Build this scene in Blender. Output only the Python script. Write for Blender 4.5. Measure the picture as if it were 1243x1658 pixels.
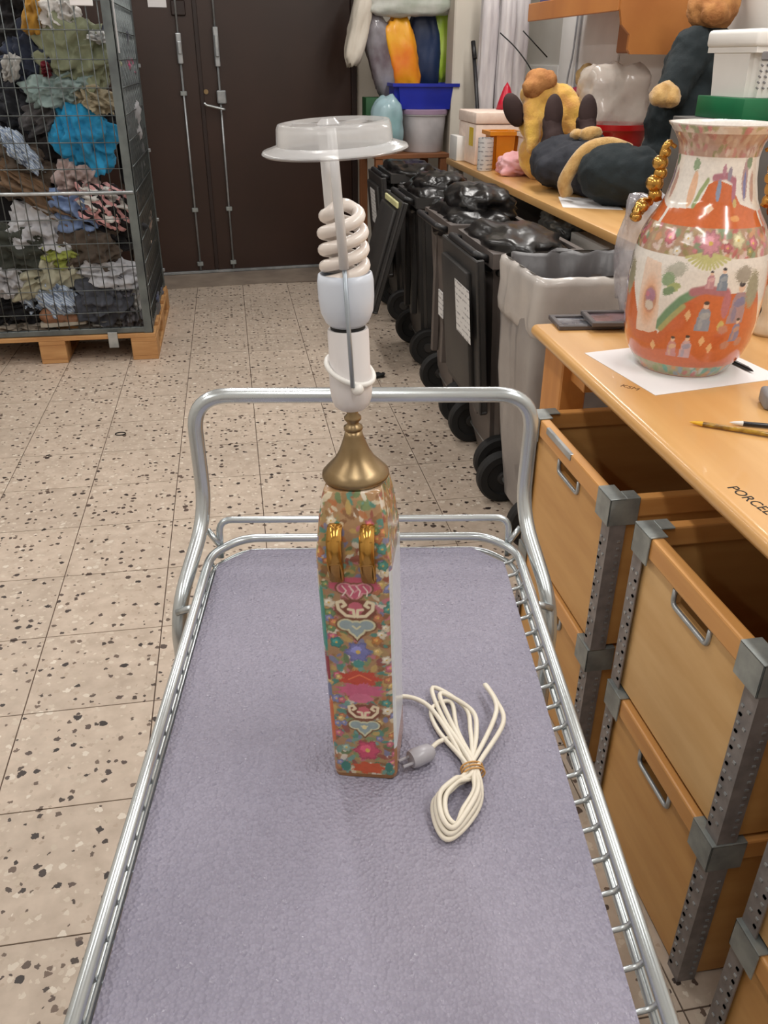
import bpy, bmesh, math, random
import numpy as np
from mathutils import Vector, Matrix, noise as mnoise
R = math.radians
rnd = random.Random(7)
SC = bpy.context.scene
COL = SC.collection
for o in list(bpy.data.objects):
    bpy.data.objects.remove(o)

# ------------------------------------------------------------------ camera
FPX, PITCH, ROLL, YAW = 1339.4, 0.5003, 0.00755, 0.17371
cd = bpy.data.cameras.new('camera'); cam = bpy.data.objects.new('camera', cd); COL.objects.link(cam)
cd.sensor_fit = 'VERTICAL'; cd.sensor_height = 36.0; cd.sensor_width = 27.0
cd.lens = FPX / 1658 * 36.0; cd.clip_start = 0.02
_fw = Vector((math.sin(YAW)*math.cos(PITCH), math.cos(YAW)*math.cos(PITCH), -math.sin(PITCH)))
_rt = Vector((math.cos(YAW), -math.sin(YAW), 0)); _up = _rt.cross(_fw)
_r2 = _rt*math.cos(ROLL) + _up*math.sin(ROLL); _u2 = -_rt*math.sin(ROLL) + _up*math.cos(ROLL)
cam.matrix_world = Matrix(((_r2.x, _u2.x, -_fw.x, 0), (_r2.y, _u2.y, -_fw.y, 0), (_r2.z, _u2.z, -_fw.z, 1.45), (0, 0, 0, 1)))
SC.camera = cam

# ------------------------------------------------------------------ world, lights, exposure
w = bpy.data.worlds.new('room_fill'); SC.world = w; w.use_nodes = True
w.node_tree.nodes['Background'].inputs[0].default_value = (1.0, 0.97, 0.93, 1)
w.node_tree.nodes['Background'].inputs[1].default_value = 0.25
def area(name, loc, sx, sy, power, col=(1, 0.97, 0.93)):
    l = bpy.data.lights.new(name, 'AREA'); l.shape = 'RECTANGLE'; l.size = sx; l.size_y = sy
    l.energy = power; l.color = col
    o = bpy.data.objects.new(name, l); COL.objects.link(o); o.location = loc
    return o
LAMPS = [(x_, y_) for x_ in (-1.75, -.1, 1.55) for y_ in (.1, 2.4, 4.7)]
for _i, (_x, _y) in enumerate(LAMPS):
    area('fluorescent_light', (_x, _y, 2.80), 0.16, 1.5, 24 if _x > 1 else 15)
SC.view_settings.view_transform = 'Standard'; SC.view_settings.look = 'None'
SC.view_settings.exposure = 0.12; SC.view_settings.gamma = 1.0; SC.view_settings.use_curve_mapping = False

# ------------------------------------------------------------------ helpers
def lin(c):
    def f(v):
        v /= 255.0
        return v/12.92 if v <= 0.04045 else ((v+0.055)/1.055)**2.4
    return (f(c[0]), f(c[1]), f(c[2]), 1.0)
class NT:
    def __init__(s, m): s.t = m.node_tree; s.n = s.t.nodes; s.l = s.t.links
    def add(s, typ, **kw):
        n = s.n.new(typ)
        for k, v in kw.items():
            if hasattr(n, k): setattr(n, k, v)
            else: n.inputs[k].default_value = v
        return n
    def link(s, a, b): s.l.new(a, b)
def newmat(name):
    m = bpy.data.materials.new(name); m.use_nodes = True
    nt = NT(m); b = m.node_tree.nodes['Principled BSDF']
    return m, nt, b
def mat(name, c, rough=0.5, metal=0.0, c2=None, nscale=8.0, bump=0.0, bscale=60.0, alpha=1.0, trans=0.0, spec=0.5, coat=0.0, sheen=0.0, stretch=None, lo=.35, hi=.65):
    m, nt, b = newmat(name)
    b.inputs['Base Color'].default_value = lin(c); b.inputs['Roughness'].default_value = rough
    b.inputs['Metallic'].default_value = metal; b.inputs['Alpha'].default_value = alpha
    b.inputs['Transmission Weight'].default_value = trans; b.inputs['Specular IOR Level'].default_value = spec
    b.inputs['Coat Weight'].default_value = coat; b.inputs['Sheen Weight'].default_value = sheen
    tc = nt.add('ShaderNodeTexCoord'); src = tc.outputs['Object']
    if stretch:
        mp = nt.add('ShaderNodeMapping'); mp.inputs['Scale'].default_value = stretch
        nt.link(src, mp.inputs['Vector']); src = mp.outputs['Vector']
    n = nt.add('ShaderNodeTexNoise'); n.inputs['Scale'].default_value = nscale; n.inputs['Detail'].default_value = 5
    nt.link(src, n.inputs['Vector'])
    if c2 is None: c2 = tuple(v*0.9 for v in c)
    cr = nt.add('ShaderNodeValToRGB'); cr.color_ramp.elements[0].color = lin(c); cr.color_ramp.elements[1].color = lin(c2)
    cr.color_ramp.elements[0].position = lo; cr.color_ramp.elements[1].position = hi
    nt.link(n.outputs['Fac'], cr.inputs['Fac']); nt.link(cr.outputs['Color'], b.inputs['Base Color'])
    if bump > 0:
        n2 = nt.add('ShaderNodeTexNoise'); n2.inputs['Scale'].default_value = bscale; n2.inputs['Detail'].default_value = 3
        nt.link(src, n2.inputs['Vector'])
        bp = nt.add('ShaderNodeBump'); bp.inputs['Strength'].default_value = bump; bp.inputs['Distance'].default_value = 0.004
        nt.link(n2.outputs['Fac'], bp.inputs['Height']); nt.link(bp.outputs['Normal'], b.inputs['Normal'])
    return m
def mat_attr(name, rough=0.25, spec=0.5, coat=0.3, bump=0.0):
    m, nt, b = newmat(name)
    a = nt.add('ShaderNodeVertexColor'); a.layer_name = 'paint'
    n = nt.add('ShaderNodeTexNoise'); n.inputs['Scale'].default_value = 160; n.inputs['Detail'].default_value = 3
    tc = nt.add('ShaderNodeTexCoord'); nt.link(tc.outputs['Object'], n.inputs['Vector'])
    mr = nt.add('ShaderNodeMapRange'); mr.inputs['To Min'].default_value = 0.82; mr.inputs['To Max'].default_value = 1.12
    nt.link(n.outputs['Fac'], mr.inputs['Value'])
    mx = nt.add('ShaderNodeVectorMath', operation='MULTIPLY'); nt.link(a.outputs['Color'], mx.inputs[0]); nt.link(mr.outputs['Result'], mx.inputs[1])
    nt.link(mx.outputs['Vector'], b.inputs['Base Color'])
    b.inputs['Roughness'].default_value = rough; b.inputs['Specular IOR Level'].default_value = spec; b.inputs['Coat Weight'].default_value = coat
    b.inputs['Coat Roughness'].default_value = 0.08
    return m

def rotm(rx=0, ry=0, rz=0):
    return Matrix.Rotation(rz, 4, 'Z') @ Matrix.Rotation(ry, 4, 'Y') @ Matrix.Rotation(rx, 4, 'X')
def catmull(pts, n=8, closed=False):
    pts = [Vector(p) for p in pts]; N = len(pts); out = []
    rng = range(N if closed else N-1)
    for i in rng:
        p1 = pts[i]; p2 = pts[(i+1) % N]
        p0 = pts[i-1] if (i > 0 or closed) else p1*2-p2
        p3 = pts[(i+2) % N] if (i+2 < N or closed) else p2*2-p1
        for k in range(n):
            t = k/n
            out.append(0.5*((2*p1)+(p2-p0)*t+(2*p0-5*p1+4*p2-p3)*t*t+(3*p1-p0-3*p2+p3)*t**3))
    if not closed: out.append(pts[-1])
    return out
def fillet(pts, r, n=6):
    """straight polyline with rounded corners"""
    pts = [Vector(p) for p in pts]; out = [pts[0]]
    for i in range(1, len(pts)-1):
        a, b, c = pts[i-1], pts[i], pts[i+1]
        rr = min(r, (a-b).length*.49, (c-b).length*.49)
        p = b+(a-b).normalized()*rr; q = b+(c-b).normalized()*rr
        for k in range(n+1):
            t = k/n; out.append(p*(1-t)**2+b*2*t*(1-t)+q*t*t)
    out.append(pts[-1]); return out
class MB:
    def __init__(s): s.bm = bmesh.new()
    def _new(s, vs, M):
        return [s.bm.verts.new(M @ Vector(v)) if M else s.bm.verts.new(v) for v in vs]
    def box(s, c, size, rot=None, bev=0.0, seg=1):
        r = bmesh.ops.create_cube(s.bm, size=1.0)
        M = Matrix.Translation(c) @ (rot or Matrix.Identity(4)) @ Matrix.Diagonal((size[0], size[1], size[2], 1))
        bmesh.ops.transform(s.bm, matrix=M, verts=r['verts'])
        if bev > 0:
            es = set(e for v in r['verts'] for e in v.link_edges)
            bmesh.ops.bevel(s.bm, geom=list(es), offset=bev, segments=seg, affect='EDGES', profile=0.5)
        return s
    def bx(s, x0, x1, y0, y1, z0, z1, bev=0.0, seg=1):
        return s.box(((x0+x1)/2, (y0+y1)/2, (z0+z1)/2), (x1-x0, y1-y0, z1-z0), None, bev, seg)
    def tube(s, pts, r, seg=10, closed=False, flat=None, caps=True):
        pts = [Vector(p) for p in pts]; N = len(pts); rings = []; up = None
        for i in range(N):
            if closed: t = (pts[(i+1) % N]-pts[i-1])
            else: t = pts[min(i+1, N-1)]-pts[max(i-1, 0)]
            if t.length < 1e-9: t = Vector((0, 0, 1))
            t.normalize()
            if up is None:
                up = Vector((0, 0, 1)) if abs(t.z) < .9 else Vector((1, 0, 0))
            up = (up-t*up.dot(t)); up.normalize(); sd = t.cross(up)
            rr = r[i] if hasattr(r, '__len__') else r
            f = flat if flat else 1.0
            rings.append([s.bm.verts.new(pts[i]+sd*(math.cos(a)*rr)+up*(math.sin(a)*rr*f)) for a in [2*math.pi*k/seg for k in range(seg)]])
        for i in range(N if closed else N-1):
            A = rings[i]; B = rings[(i+1) % N]
            for k in range(seg):
                s.bm.faces.new((A[k], A[(k+1) % seg], B[(k+1) % seg], B[k]))
        if not closed and caps:
            s.bm.faces.new(list(reversed(rings[0]))); s.bm.faces.new(rings[-1])
        return s
    def lathe(s, prof, seg=32, M=None, close_bottom=True, close_top=False):
        rings = []
        for r, z in prof:
            if r < 1e-6: rings.append([s._new([(0, 0, z)], M)[0]])
            else: rings.append(s._new([(r*math.cos(2*math.pi*k/seg), r*math.sin(2*math.pi*k/seg), z) for k in range(seg)], M))
        for A, B in zip(rings, rings[1:]):
            for k in range(seg):
                k2 = (k+1) % seg
                if len(A) == 1 and len(B) == 1: continue
                if len(A) == 1: s.bm.faces.new((A[0], B[k2], B[k]))
                elif len(B) == 1: s.bm.faces.new((A[k], A[k2], B[0]))
                else: s.bm.faces.new((A[k], A[k2], B[k2], B[k]))
        if close_bottom and len(rings[0]) > 1: s.bm.faces.new(list(reversed(rings[0])))
        if close_top and len(rings[-1]) > 1: s.bm.faces.new(rings[-1])
        return s
    def ball(s, c, r, rot=None, sub=2):
        rr = r if hasattr(r, '__len__') else (r, r, r)
        q = bmesh.ops.create_icosphere(s.bm, subdivisions=sub, radius=1.0)
        M = Matrix.Translation(c) @ (rot or Matrix.Identity(4)) @ Matrix.Diagonal((rr[0], rr[1], rr[2], 1))
        bmesh.ops.transform(s.bm, matrix=M, verts=q['verts']); return s
    def prism(s, poly, d0, d1, M=None):
        """poly in xy extruded from z=d0 to d1"""
        A = s._new([(x, y, d0) for x, y in poly], M); B = s._new([(x, y, d1) for x, y in poly], M); n = len(poly)
        s.bm.faces.new(list(reversed(A))); s.bm.faces.new(B)
        for k in range(n): s.bm.faces.new((A[k], A[(k+1) % n], B[(k+1) % n], B[k]))
        return s
    def build(s, name, m, parent=None, smooth=False, kind=None, label=None, angle=None):
        bmesh.ops.recalc_face_normals(s.bm, faces=s.bm.faces)
        me = bpy.data.meshes.new(name); s.bm.to_mesh(me); s.bm.free()
        if m: me.materials.append(m)
        if smooth:
            me.polygons.foreach_set('use_smooth', [True]*len(me.polygons))
            if angle: me.set_sharp_from_angle(angle=R(angle))
        o = bpy.data.objects.new(name, me); COL.objects.link(o)
        if parent: o.parent = parent
        if kind: o['kind'] = kind
        if label: o['label'] = label
        return o
def empty(name, loc, rz=0.0, label=None, cat=None, group=None):
    o = bpy.data.objects.new(name, None); COL.objects.link(o); o.location = loc; o.rotation_euler = (0, 0, rz)
    o.empty_display_size = .05
    tag(o, label, cat, group); return o
def tag(o, label=None, cat=None, group=None, kind=None):
    if label: o['label'] = label
    if cat: o['category'] = cat
    if group: o['group'] = group
    if kind: o['kind'] = kind
    return o
def share(src, name, parent, loc=(0, 0, 0), rot=None, scale=None):
    o = bpy.data.objects.new(name, src.data); COL.objects.link(o); o.parent = parent; o.location = loc
    if rot: o.rotation_euler = rot
    if scale: o.scale = scale
    return o
def crumple(name, m, size, seed, fold=1.0, sub=4, parent=None, rot=None, lump=0.35, pw=2.5, front=0.0):
    """a crumpled cloth body: superellipsoid with directional folds"""
    bm = bmesh.new(); bmesh.ops.create_icosphere(bm, subdivisions=sub, radius=1.0)
    rs = random.Random(seed); off = Vector((rs.uniform(-50, 50), rs.uniform(-50, 50), rs.uniform(-50, 50)))
    d1 = Vector((rs.uniform(-1, 1), rs.uniform(-.6, .6), rs.uniform(-1, 1))).normalized()
    d2 = Vector((rs.uniform(-1, 1), rs.uniform(-.6, .6), rs.uniform(-1, 1))).normalized()
    rm = rot or Matrix.Identity(4)
    sx, sy, sz = [v/2 for v in size]; mn = min(size)
    for v in bm.verts:
        p = v.co.copy(); k = (abs(p.x)**pw+abs(p.y)**pw+abs(p.z)**pw)**(-1/pw); q = p*k
        rad = 1+lump*mnoise.noise(q*1.5+off)+lump*.5*mnoise.noise(q*3.2+off)
        a = q.dot(d1)*6.5+2.6*mnoise.noise(q*1.8+off*1.3); b = q.dot(d2)*9+3.0*mnoise.noise(q*2.3-off)
        f = (1-abs(math.sin(a)))*.9+(1-abs(math.sin(b)))*.6*(0.5+mnoise.noise(q*2+off))
        f += .35*(1-2*abs(mnoise.noise(q*5+off)))
        h = fold*0.16*(f-.7)
        rad += h
        v.co = rm @ Vector((q.x*sx*rad, q.y*sy*rad+q.y*front*(f-.6), q.z*sz*rad))
    me = bpy.data.meshes.new(name); bm.to_mesh(me); bm.free(); me.materials.append(m)
    me.polygons.foreach_set('use_smooth', [True]*len(me.polygons))
    o = bpy.data.objects.new(name, me); COL.objects.link(o)
    if parent: o.parent = parent
    return o
def painted(name, verts, faces, colors, m, parent=None, smooth=True):
    me = bpy.data.meshes.new(name); me.from_pydata(verts, [], faces)
    at = me.color_attributes.new('paint', 'FLOAT_COLOR', 'POINT')
    c = np.ones((len(verts), 4), np.float32); s = np.asarray(colors, np.float64)/255.0
    c[:, :3] = np.where(s <= 0.04045, s/12.92, ((s+0.055)/1.055)**2.4)
    at.data.foreach_set('color', c.ravel()); me.materials.append(m)
    if smooth: me.polygons.foreach_set('use_smooth', [True]*len(me.polygons))
    me.update()
    o = bpy.data.objects.new(name, me); COL.objects.link(o)
    if parent: o.parent = parent
    return o
def text_mesh(body, size, name, m, parent, M, depth=0.0003):
    cu = bpy.data.curves.new('letters', 'FONT'); cu.body = body; cu.size = size; cu.extrude = depth
    to = bpy.data.objects.new('letters', cu); COL.objects.link(to)
    dg = bpy.context.evaluated_depsgraph_get(); me = bpy.data.meshes.new_from_object(to.evaluated_get(dg))
    bpy.data.objects.remove(to)
    me.transform(M); me.materials.append(m); me.name = name
    o = bpy.data.objects.new(name, me); COL.objects.link(o); o.parent = parent; return o

# ------------------------------------------------------------------ materials
M_galv = mat('galvanised_steel', (182, 186, 188), .32, .6, (150, 155, 158), 14, .05, 90)
M_zinc = mat('zinc_plated_tube', (206, 212, 214), .27, .8, (188, 195, 198), 6)
M_bracket = mat('bracket_steel', (158, 164, 162), .38, .35, (120, 126, 126), 18, .12, 50)
M_strip = mat('riveted_strip_steel', (142, 136, 134), .5, .25, (118, 113, 113), 30, .1, 60)
M_mesh = mat('mesh_wire_steel', (112, 118, 118), .45, .8, (90, 95, 96), 20)
M_post = mat('cage_post_steel', (120, 128, 128), .45, .7, (96, 102, 104), 10, .06, 40)
M_ply = mat('birch_plywood', (206, 158, 96), .45, 0, (192, 142, 82), 3, .03, 120, stretch=(1, 1.0, 6))
M_ply_light = mat('pale_birch_plywood', (220, 180, 124), .45, 0, (206, 162, 104), 3, .03, 120, stretch=(1, 1, 6))
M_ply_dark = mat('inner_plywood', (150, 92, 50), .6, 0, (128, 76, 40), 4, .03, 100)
M_rail = mat('beech_rail', (214, 160, 96), .4, 0, (200, 142, 80), 5, .03, 80, stretch=(1, .3, 5))
M_desk = mat('lacquered_beech', (216, 170, 110), .3, 0, (205, 156, 96), 2.5, .02, 120, coat=.3, stretch=(6, .6, 6))
M_deskdark = mat('beech_leg', (202, 140, 76), .45, 0, (186, 124, 64), 4, .03, 80, stretch=(5, 5, .8))
M_pallet = mat('pallet_pine', (196, 150, 98), .7, 0, (172, 124, 76), 6, .12, 60, stretch=(.6, 4, 4))
M_white = mat('white_plastic', (232, 230, 226), .35, 0, (224, 222, 218), 4)
M_blackpl = mat('black_plastic', (26, 26, 28), .42, 0, (34, 34, 37), 6, .04, 120)
M_rubber = mat('black_rubber', (18, 18, 19), .7, 0, (26, 26, 27), 10)
M_paper = mat('white_paper', (238, 237, 238), .8, 0, (230, 229, 230), 3)
M_gold = mat('gold_lustre', (208, 162, 86), .22, .9, (186, 136, 62), 12, .06, 40)
M_brass = mat('aged_brass', (160, 140, 108), .36, .9, (138, 116, 84), 20, .03, 80)
M_ink = mat('black_ink', (40, 34, 30), .8)
# ================================================================== SETTING
# ---- floor: grout slab plus terrazzo tiles
T = 0.3211; TX0, TY0 = -0.6178, 2.6725
M_grout = mat('floor_grout', (104, 86, 74), .9, 0, (84, 70, 62), 30)
mb = MB(); mb.bx(-2.6, 2.6, -1.2, 7.1, -.06, -.003)
floor = mb.build('floor', M_grout); floor['kind'] = 'structure'
m, nt, b = newmat('terrazzo_tile')
geo = nt.add('ShaderNodeNewGeometry'); oi = nt.add('ShaderNodeObjectInfo')
def vm(op, a, bb):
    n = nt.add('ShaderNodeVectorMath', operation=op)
    for i, s in enumerate((a, bb)):
        if isinstance(s, tuple): n.inputs[i].default_value = s
        else: nt.link(s, n.inputs[i])
    return n.outputs['Vector']
def mt(op, a, bb=None, cl=False):
    n = nt.add('ShaderNodeMath', operation=op); n.use_clamp = cl
    for i, s in enumerate((a, bb)):
        if s is None: continue
        if isinstance(s, (int, float)): n.inputs[i].default_value = s
        else: nt.link(s, n.inputs[i])
    return n.outputs[0]
wn = nt.add('ShaderNodeTexNoise'); wn.inputs['Scale'].default_value = 90; wn.inputs['Detail'].default_value = 3
nt.link(geo.outputs['Position'], wn.inputs['Vector'])
warp = vm('MULTIPLY', vm('SUBTRACT', wn.outputs['Color'], (.5, .5, .5)), (.016, .016, 0))
pos = vm('ADD', geo.outputs['Position'], warp)
def mixc(fac, a, c2):
    n = nt.add('ShaderNodeMix', data_type='RGBA'); nt.link(fac, n.inputs[0])
    nt.link(a, n.inputs[6]); n.inputs[7].default_value = c2 if isinstance(c2, tuple) else (0, 0, 0, 1)
    if not isinstance(c2, tuple): nt.link(c2, n.inputs[7])
    return n.outputs[2]
bn = nt.add('ShaderNodeTexNoise'); bn.inputs['Scale'].default_value = 22; bn.inputs['Detail'].default_value = 6
nt.link(geo.outputs['Position'], bn.inputs['Vector'])
cr = nt.add('ShaderNodeValToRGB'); cr.color_ramp.elements[0].position = .3; cr.color_ramp.elements[1].position = .72
cr.color_ramp.elements[0].color = lin((178, 162, 146)); cr.color_ramp.elements[1].color = lin((200, 184, 168))
nt.link(bn.outputs['Fac'], cr.inputs['Fac']); colr = cr.outputs['Color']
rv = mt('ADD', mt('MULTIPLY', oi.outputs['Random'], .10), .95)
colr = vm('MULTIPLY', colr, rv)
def chips(scale, dens, size, stops, base):
    v = nt.add('ShaderNodeTexVoronoi', voronoi_dimensions='2D', feature='F1'); v.inputs['Scale'].default_value = scale; v.inputs['Randomness'].default_value = 1
    nt.link(pos, v.inputs['Vector'])
    sep = nt.add('ShaderNodeSeparateColor'); nt.link(v.outputs['Color'], sep.inputs[0])
    on = mt('LESS_THAN', sep.outputs[0], dens)
    sz = mt('MULTIPLY', sep.outputs[1], size)
    inside = mt('LESS_THAN', v.outputs['Distance'], mt('ADD', sz, size*.35))
    f = mt('MULTIPLY', on, inside)
    r = nt.add('ShaderNodeValToRGB'); r.color_ramp.elements[0].color = lin(stops[0]); r.color_ramp.elements[1].color = lin(stops[1])
    nt.link(sep.outputs[2], r.inputs['Fac'])
    return mixc(f, base, r.outputs['Color'])
colr = chips(80, .30, .42, ((208, 196, 180), (172, 154, 137)), colr)
colr = chips(38, .16, .28, ((218, 208, 194), (188, 173, 155)), colr)
colr = chips(46, .17, .27, ((52, 42, 38), (112, 94, 82)), colr)
colr = chips(31, .16, .23, ((46, 38, 36), (92, 76, 68)), colr)
dn = nt.add('ShaderNodeTexNoise'); dn.inputs['Scale'].default_value = 1.3; dn.inputs['Detail'].default_value = 4
nt.link(geo.outputs['Position'], dn.inputs['Vector'])
dirt = nt.add('ShaderNodeMapRange'); dirt.inputs['From Min'].default_value = .35; dirt.inputs['From Max'].default_value = .65; dirt.inputs['To Min'].default_value = .93; dirt.inputs['To Max'].default_value = 1.04
nt.link(dn.outputs['Fac'], dirt.inputs['Value'])
colr = vm('MULTIPLY', colr, dirt.outputs['Result'])
nt.link(colr, b.inputs['Base Color']); b.inputs['Roughness'].default_value = .38
rn = nt.add('ShaderNodeMapRange'); rn.inputs['To Min'].default_value = .3; rn.inputs['To Max'].default_value = .55
nt.link(bn.outputs['Fac'], rn.inputs['Value']); nt.link(rn.outputs['Result'], b.inputs['Roughness'])
M_terr = m
mb = MB(); hs = T/2-.0016
mb.prism([(-hs, -hs), (hs, -hs), (hs, hs), (-hs, hs)], -.02, -.0012)
top = [f for f in mb.bm.faces if f.normal.z > .5 or all(v.co.z > -.002 for v in f.verts)]
r = bmesh.ops.inset_region(mb.bm, faces=top, thickness=.0014)
for f in top:
    for v in f.verts: v.co.z = 0.0
tile0 = mb.build('tile', M_terr, floor)
first = True
for i in range(-5, 7):
    for j in range(-8, 12):
        x = TX0+(i+.5)*T; y = TY0+(j+.5)*T
        if y > 6.35 and x < 1.2: continue
        if first: tile0.location = (x, y, 0); first = False
        else: share(tile0, 'tile', floor, (x, y, 0))
# ---- walls, all against or beyond the photographed corner
M_wallw = mat('white_painted_wall', (214, 210, 204), .7, 0, (204, 200, 194), 2, .02, 80)
M_wallg = mat('beige_painted_wall', (206, 199, 186), .7, 0, (197, 190, 178), 2, .02, 80)
back = empty('wall_back', (-.03, 6.64, 0), R(6.5)); back['kind'] = 'structure'
mb = MB(); mb.bx(.99, 2.6, .0, .12, 0, 2.9); mb.build('wall_panel', M_wallg, back)
mb = MB(); mb.bx(-2.7, .99, .02, .12, 2.35, 2.9); mb.build('wall_panel', M_wallg, back)
mb = MB(); mb.bx(2.2, 2.32, -1.2, 6.85, -.06, 2.9); o = mb.build('wall_right', M_wallw); o['kind'] = 'structure'
mb = MB(); mb.bx(-2.6, -2.48, -1.2, 6.35, -.06, 2.9); o = mb.build('wall_left', M_wallw); o['kind'] = 'structure'
mb = MB(); mb.bx(-2.6, 2.32, -1.32, -1.2, -.06, 2.9); o = mb.build('wall_rear', M_wallw); o['kind'] = 'structure'
M_ceil = mat('ceiling_white', (205, 203, 198), .8)
mb = MB(); mb.bx(-2.6, 2.32, -1.32, 7.1, 2.9, 3.0); ceil_ = mb.build('ceiling', M_ceil); ceil_['kind'] = 'structure'
M_thr = mat('worn_concrete', (150, 136, 122), .6, 0, (126, 113, 102), 5, .06, 50)
mb = MB(); mb.bx(-2.4, 1.15, -.46, .03, -.05, .002); o = mb.build('trim_1', M_thr); o['kind'] = 'structure'; o.location = (-.03, 6.64, 0); o.rotation_euler = (0, 0, R(6.5))
# ---- double steel door, dark brown
M_door = mat('brown_painted_steel', (56, 36, 28), .4, 0, (48, 31, 24), 1.5, .02, 30)
M_door2 = mat('brown_painted_frame', (44, 28, 23), .5, 0, (38, 24, 20), 3)
dr = empty('door_1', (-.03, 6.64, 0), R(6.5)); dr['kind'] = 'structure'
for x0, x1 in ((-2.3, -.135), (-.125, .95)):
    mb = MB(); mb.bx(x0, x1, -.01, .04, .02, 2.32, .004); mb.build('door_leaf', M_door, dr)
mb = MB(); mb.bx(.95, .99, -.03, .06, 0, 2.35, .003); mb.build('door_frame', M_door2, dr)
mb = MB(); mb.bx(-.145, -.115, -.02, -.008, .03, 2.3, .003); mb.build('cover_strip', M_door2, dr)
mb = MB(); mb.bx(-2.3, .97, -.03, .0, .004, .022, .002); mb.build('sill_strip', M_galv, dr)
for xr, z0, z1 in ((-.255, 1.415, 1.6), (-.005, 1.40, 1.64)):
    mb = MB(); mb.tube([(xr, -.028, .03), (xr, -.028, z0)], .0075, 8); mb.tube([(xr, -.028, z1), (xr, -.028, 2.3)], .0075, 8)
    bar = mb.build('bolt_rod', M_galv, dr, True)
    mb = MB(); mb.bx(xr-.018, xr+.018, -.045, -.01, z0, z1, .006, 2)
    mb.bx(xr-.012, xr+.012, -.06, -.045, z0+.06, z1-.05, .004, 2); mb.build('bolt_case', M_galv, dr)
    for zz in (.06, .45, 1.22):
        mb = MB(); mb.bx(xr-.022, xr+.022, -.036, -.012, zz, zz+.03, .003); mb.build('rod_guide', M_bracket, dr)
mb = MB(); mb.bx(-.03, .035, -.05, -.03, 1.17, 1.255, .008, 2); mb.build('handle_plate', M_galv, dr)
mb = MB(); mb.tube(fillet([(.015, -.04, 1.135), (.015, -.075, 1.135), (-.115, -.075, 1.165), (-.125, -.075, 1.18)], .015), .009, 8); mb.build('lever_handle', M_zinc, dr, True)
mb = MB(); mb.tube([(-.10, -.022, 1.245), (-.10, -.008, 1.245)], .016, 14); mb.build('lock_cylinder', M_brass, dr, True, angle=40)
mb = MB(); mb.bx(-.43, -.31, -.016, -.009, 1.745, 1.815, .001); mb.build('door_notice', M_paper, dr)
mb = MB(); mb.bx(-.285, -.19, -.03, -.01, 1.70, 1.79, .006); mb.build('latch_box', M_door2, dr)
# pillar at the end of the bench
mb = MB(); mb.bx(1.50, 1.69, 6.05, 6.25, 0, 2.9, .01); o = mb.build('trim_2', M_wallg); o['kind'] = 'structure'
# fluorescent housings around the ceiling lamps
M_hous = mat('lamp_housing', (225, 225, 222), .4)
for (x, y) in LAMPS:
    mb = MB(); mb.bx(x-.10, x+.10, y-.8, y+.8, 2.83, 2.9, .01); mb.build('lamp_housing', M_hous, ceil_)

# ================================================================== TROLLEY
CA = R(-8.1)
tr = empty('trolley', (.1785, 1.204, 0), CA, 'zinc tube trolley with raised push handle and wire deck', 'trolley')
ZR = .71; NEAR = -.97
rim_pts = fillet([(-.262, NEAR, ZR), (-.262, -.01, ZR), (-.214, .044, ZR), (.214, .044, ZR), (.262, -.01, ZR), (.262, NEAR, ZR)], .03, 6)
mb = MB(); mb.tube(rim_pts[:], .0075, 12); mb.tube([(-.262, NEAR, ZR), (.262, NEAR, ZR)], .0075, 12); mb.build('rim', M_zinc, tr, True)
mb = MB(); mb.tube([(p[0]*.985, p[1]-.002 if p[1] > 0 else p[1], ZR-.026) for p in rim_pts], .0055, 10); mb.tube([(-.25, NEAR, ZR-.026), (.25, NEAR, ZR-.026)], .005, 8); mb.build('deck_frame', M_zinc, tr, True)
w0 = None
yy = 0.02
while yy > NEAR+.02:
    if w0 is None:
        mb = MB(); mb.tube(fillet([(-.2625, 0, ZR-.006), (-.2605, 0, ZR-.025), (-.25, 0, ZR-.026), (.235, 0, ZR-.026), (.256, 0, ZR-.018), (.262, 0, ZR-.004)], .008, 3), .0032, 6)
        w0 = mb.build('deck_wire', M_zinc, tr, True); w0.location = (0, yy-.03, 0)
    else: share(w0, 'deck_wire', tr, (0, yy-.03, 0))
    yy -= .0405
for xx in (-.12, 0, .12):
    mb = MB(); mb.tube([(xx, NEAR, ZR-.0316), (xx, .04, ZR-.0316)], .003, 6); mb.build('deck_stay', M_galv, tr, True)
# raised end guard
mb = MB(); mb.tube(fillet([(-.25, .012, ZR-.02), (-.25, .03, ZR+.045), (.25, .03, ZR+.045), (.25, .012, ZR-.02)], .022, 6), .006, 10); mb.build('end_guard', M_zinc, tr, True)
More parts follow.
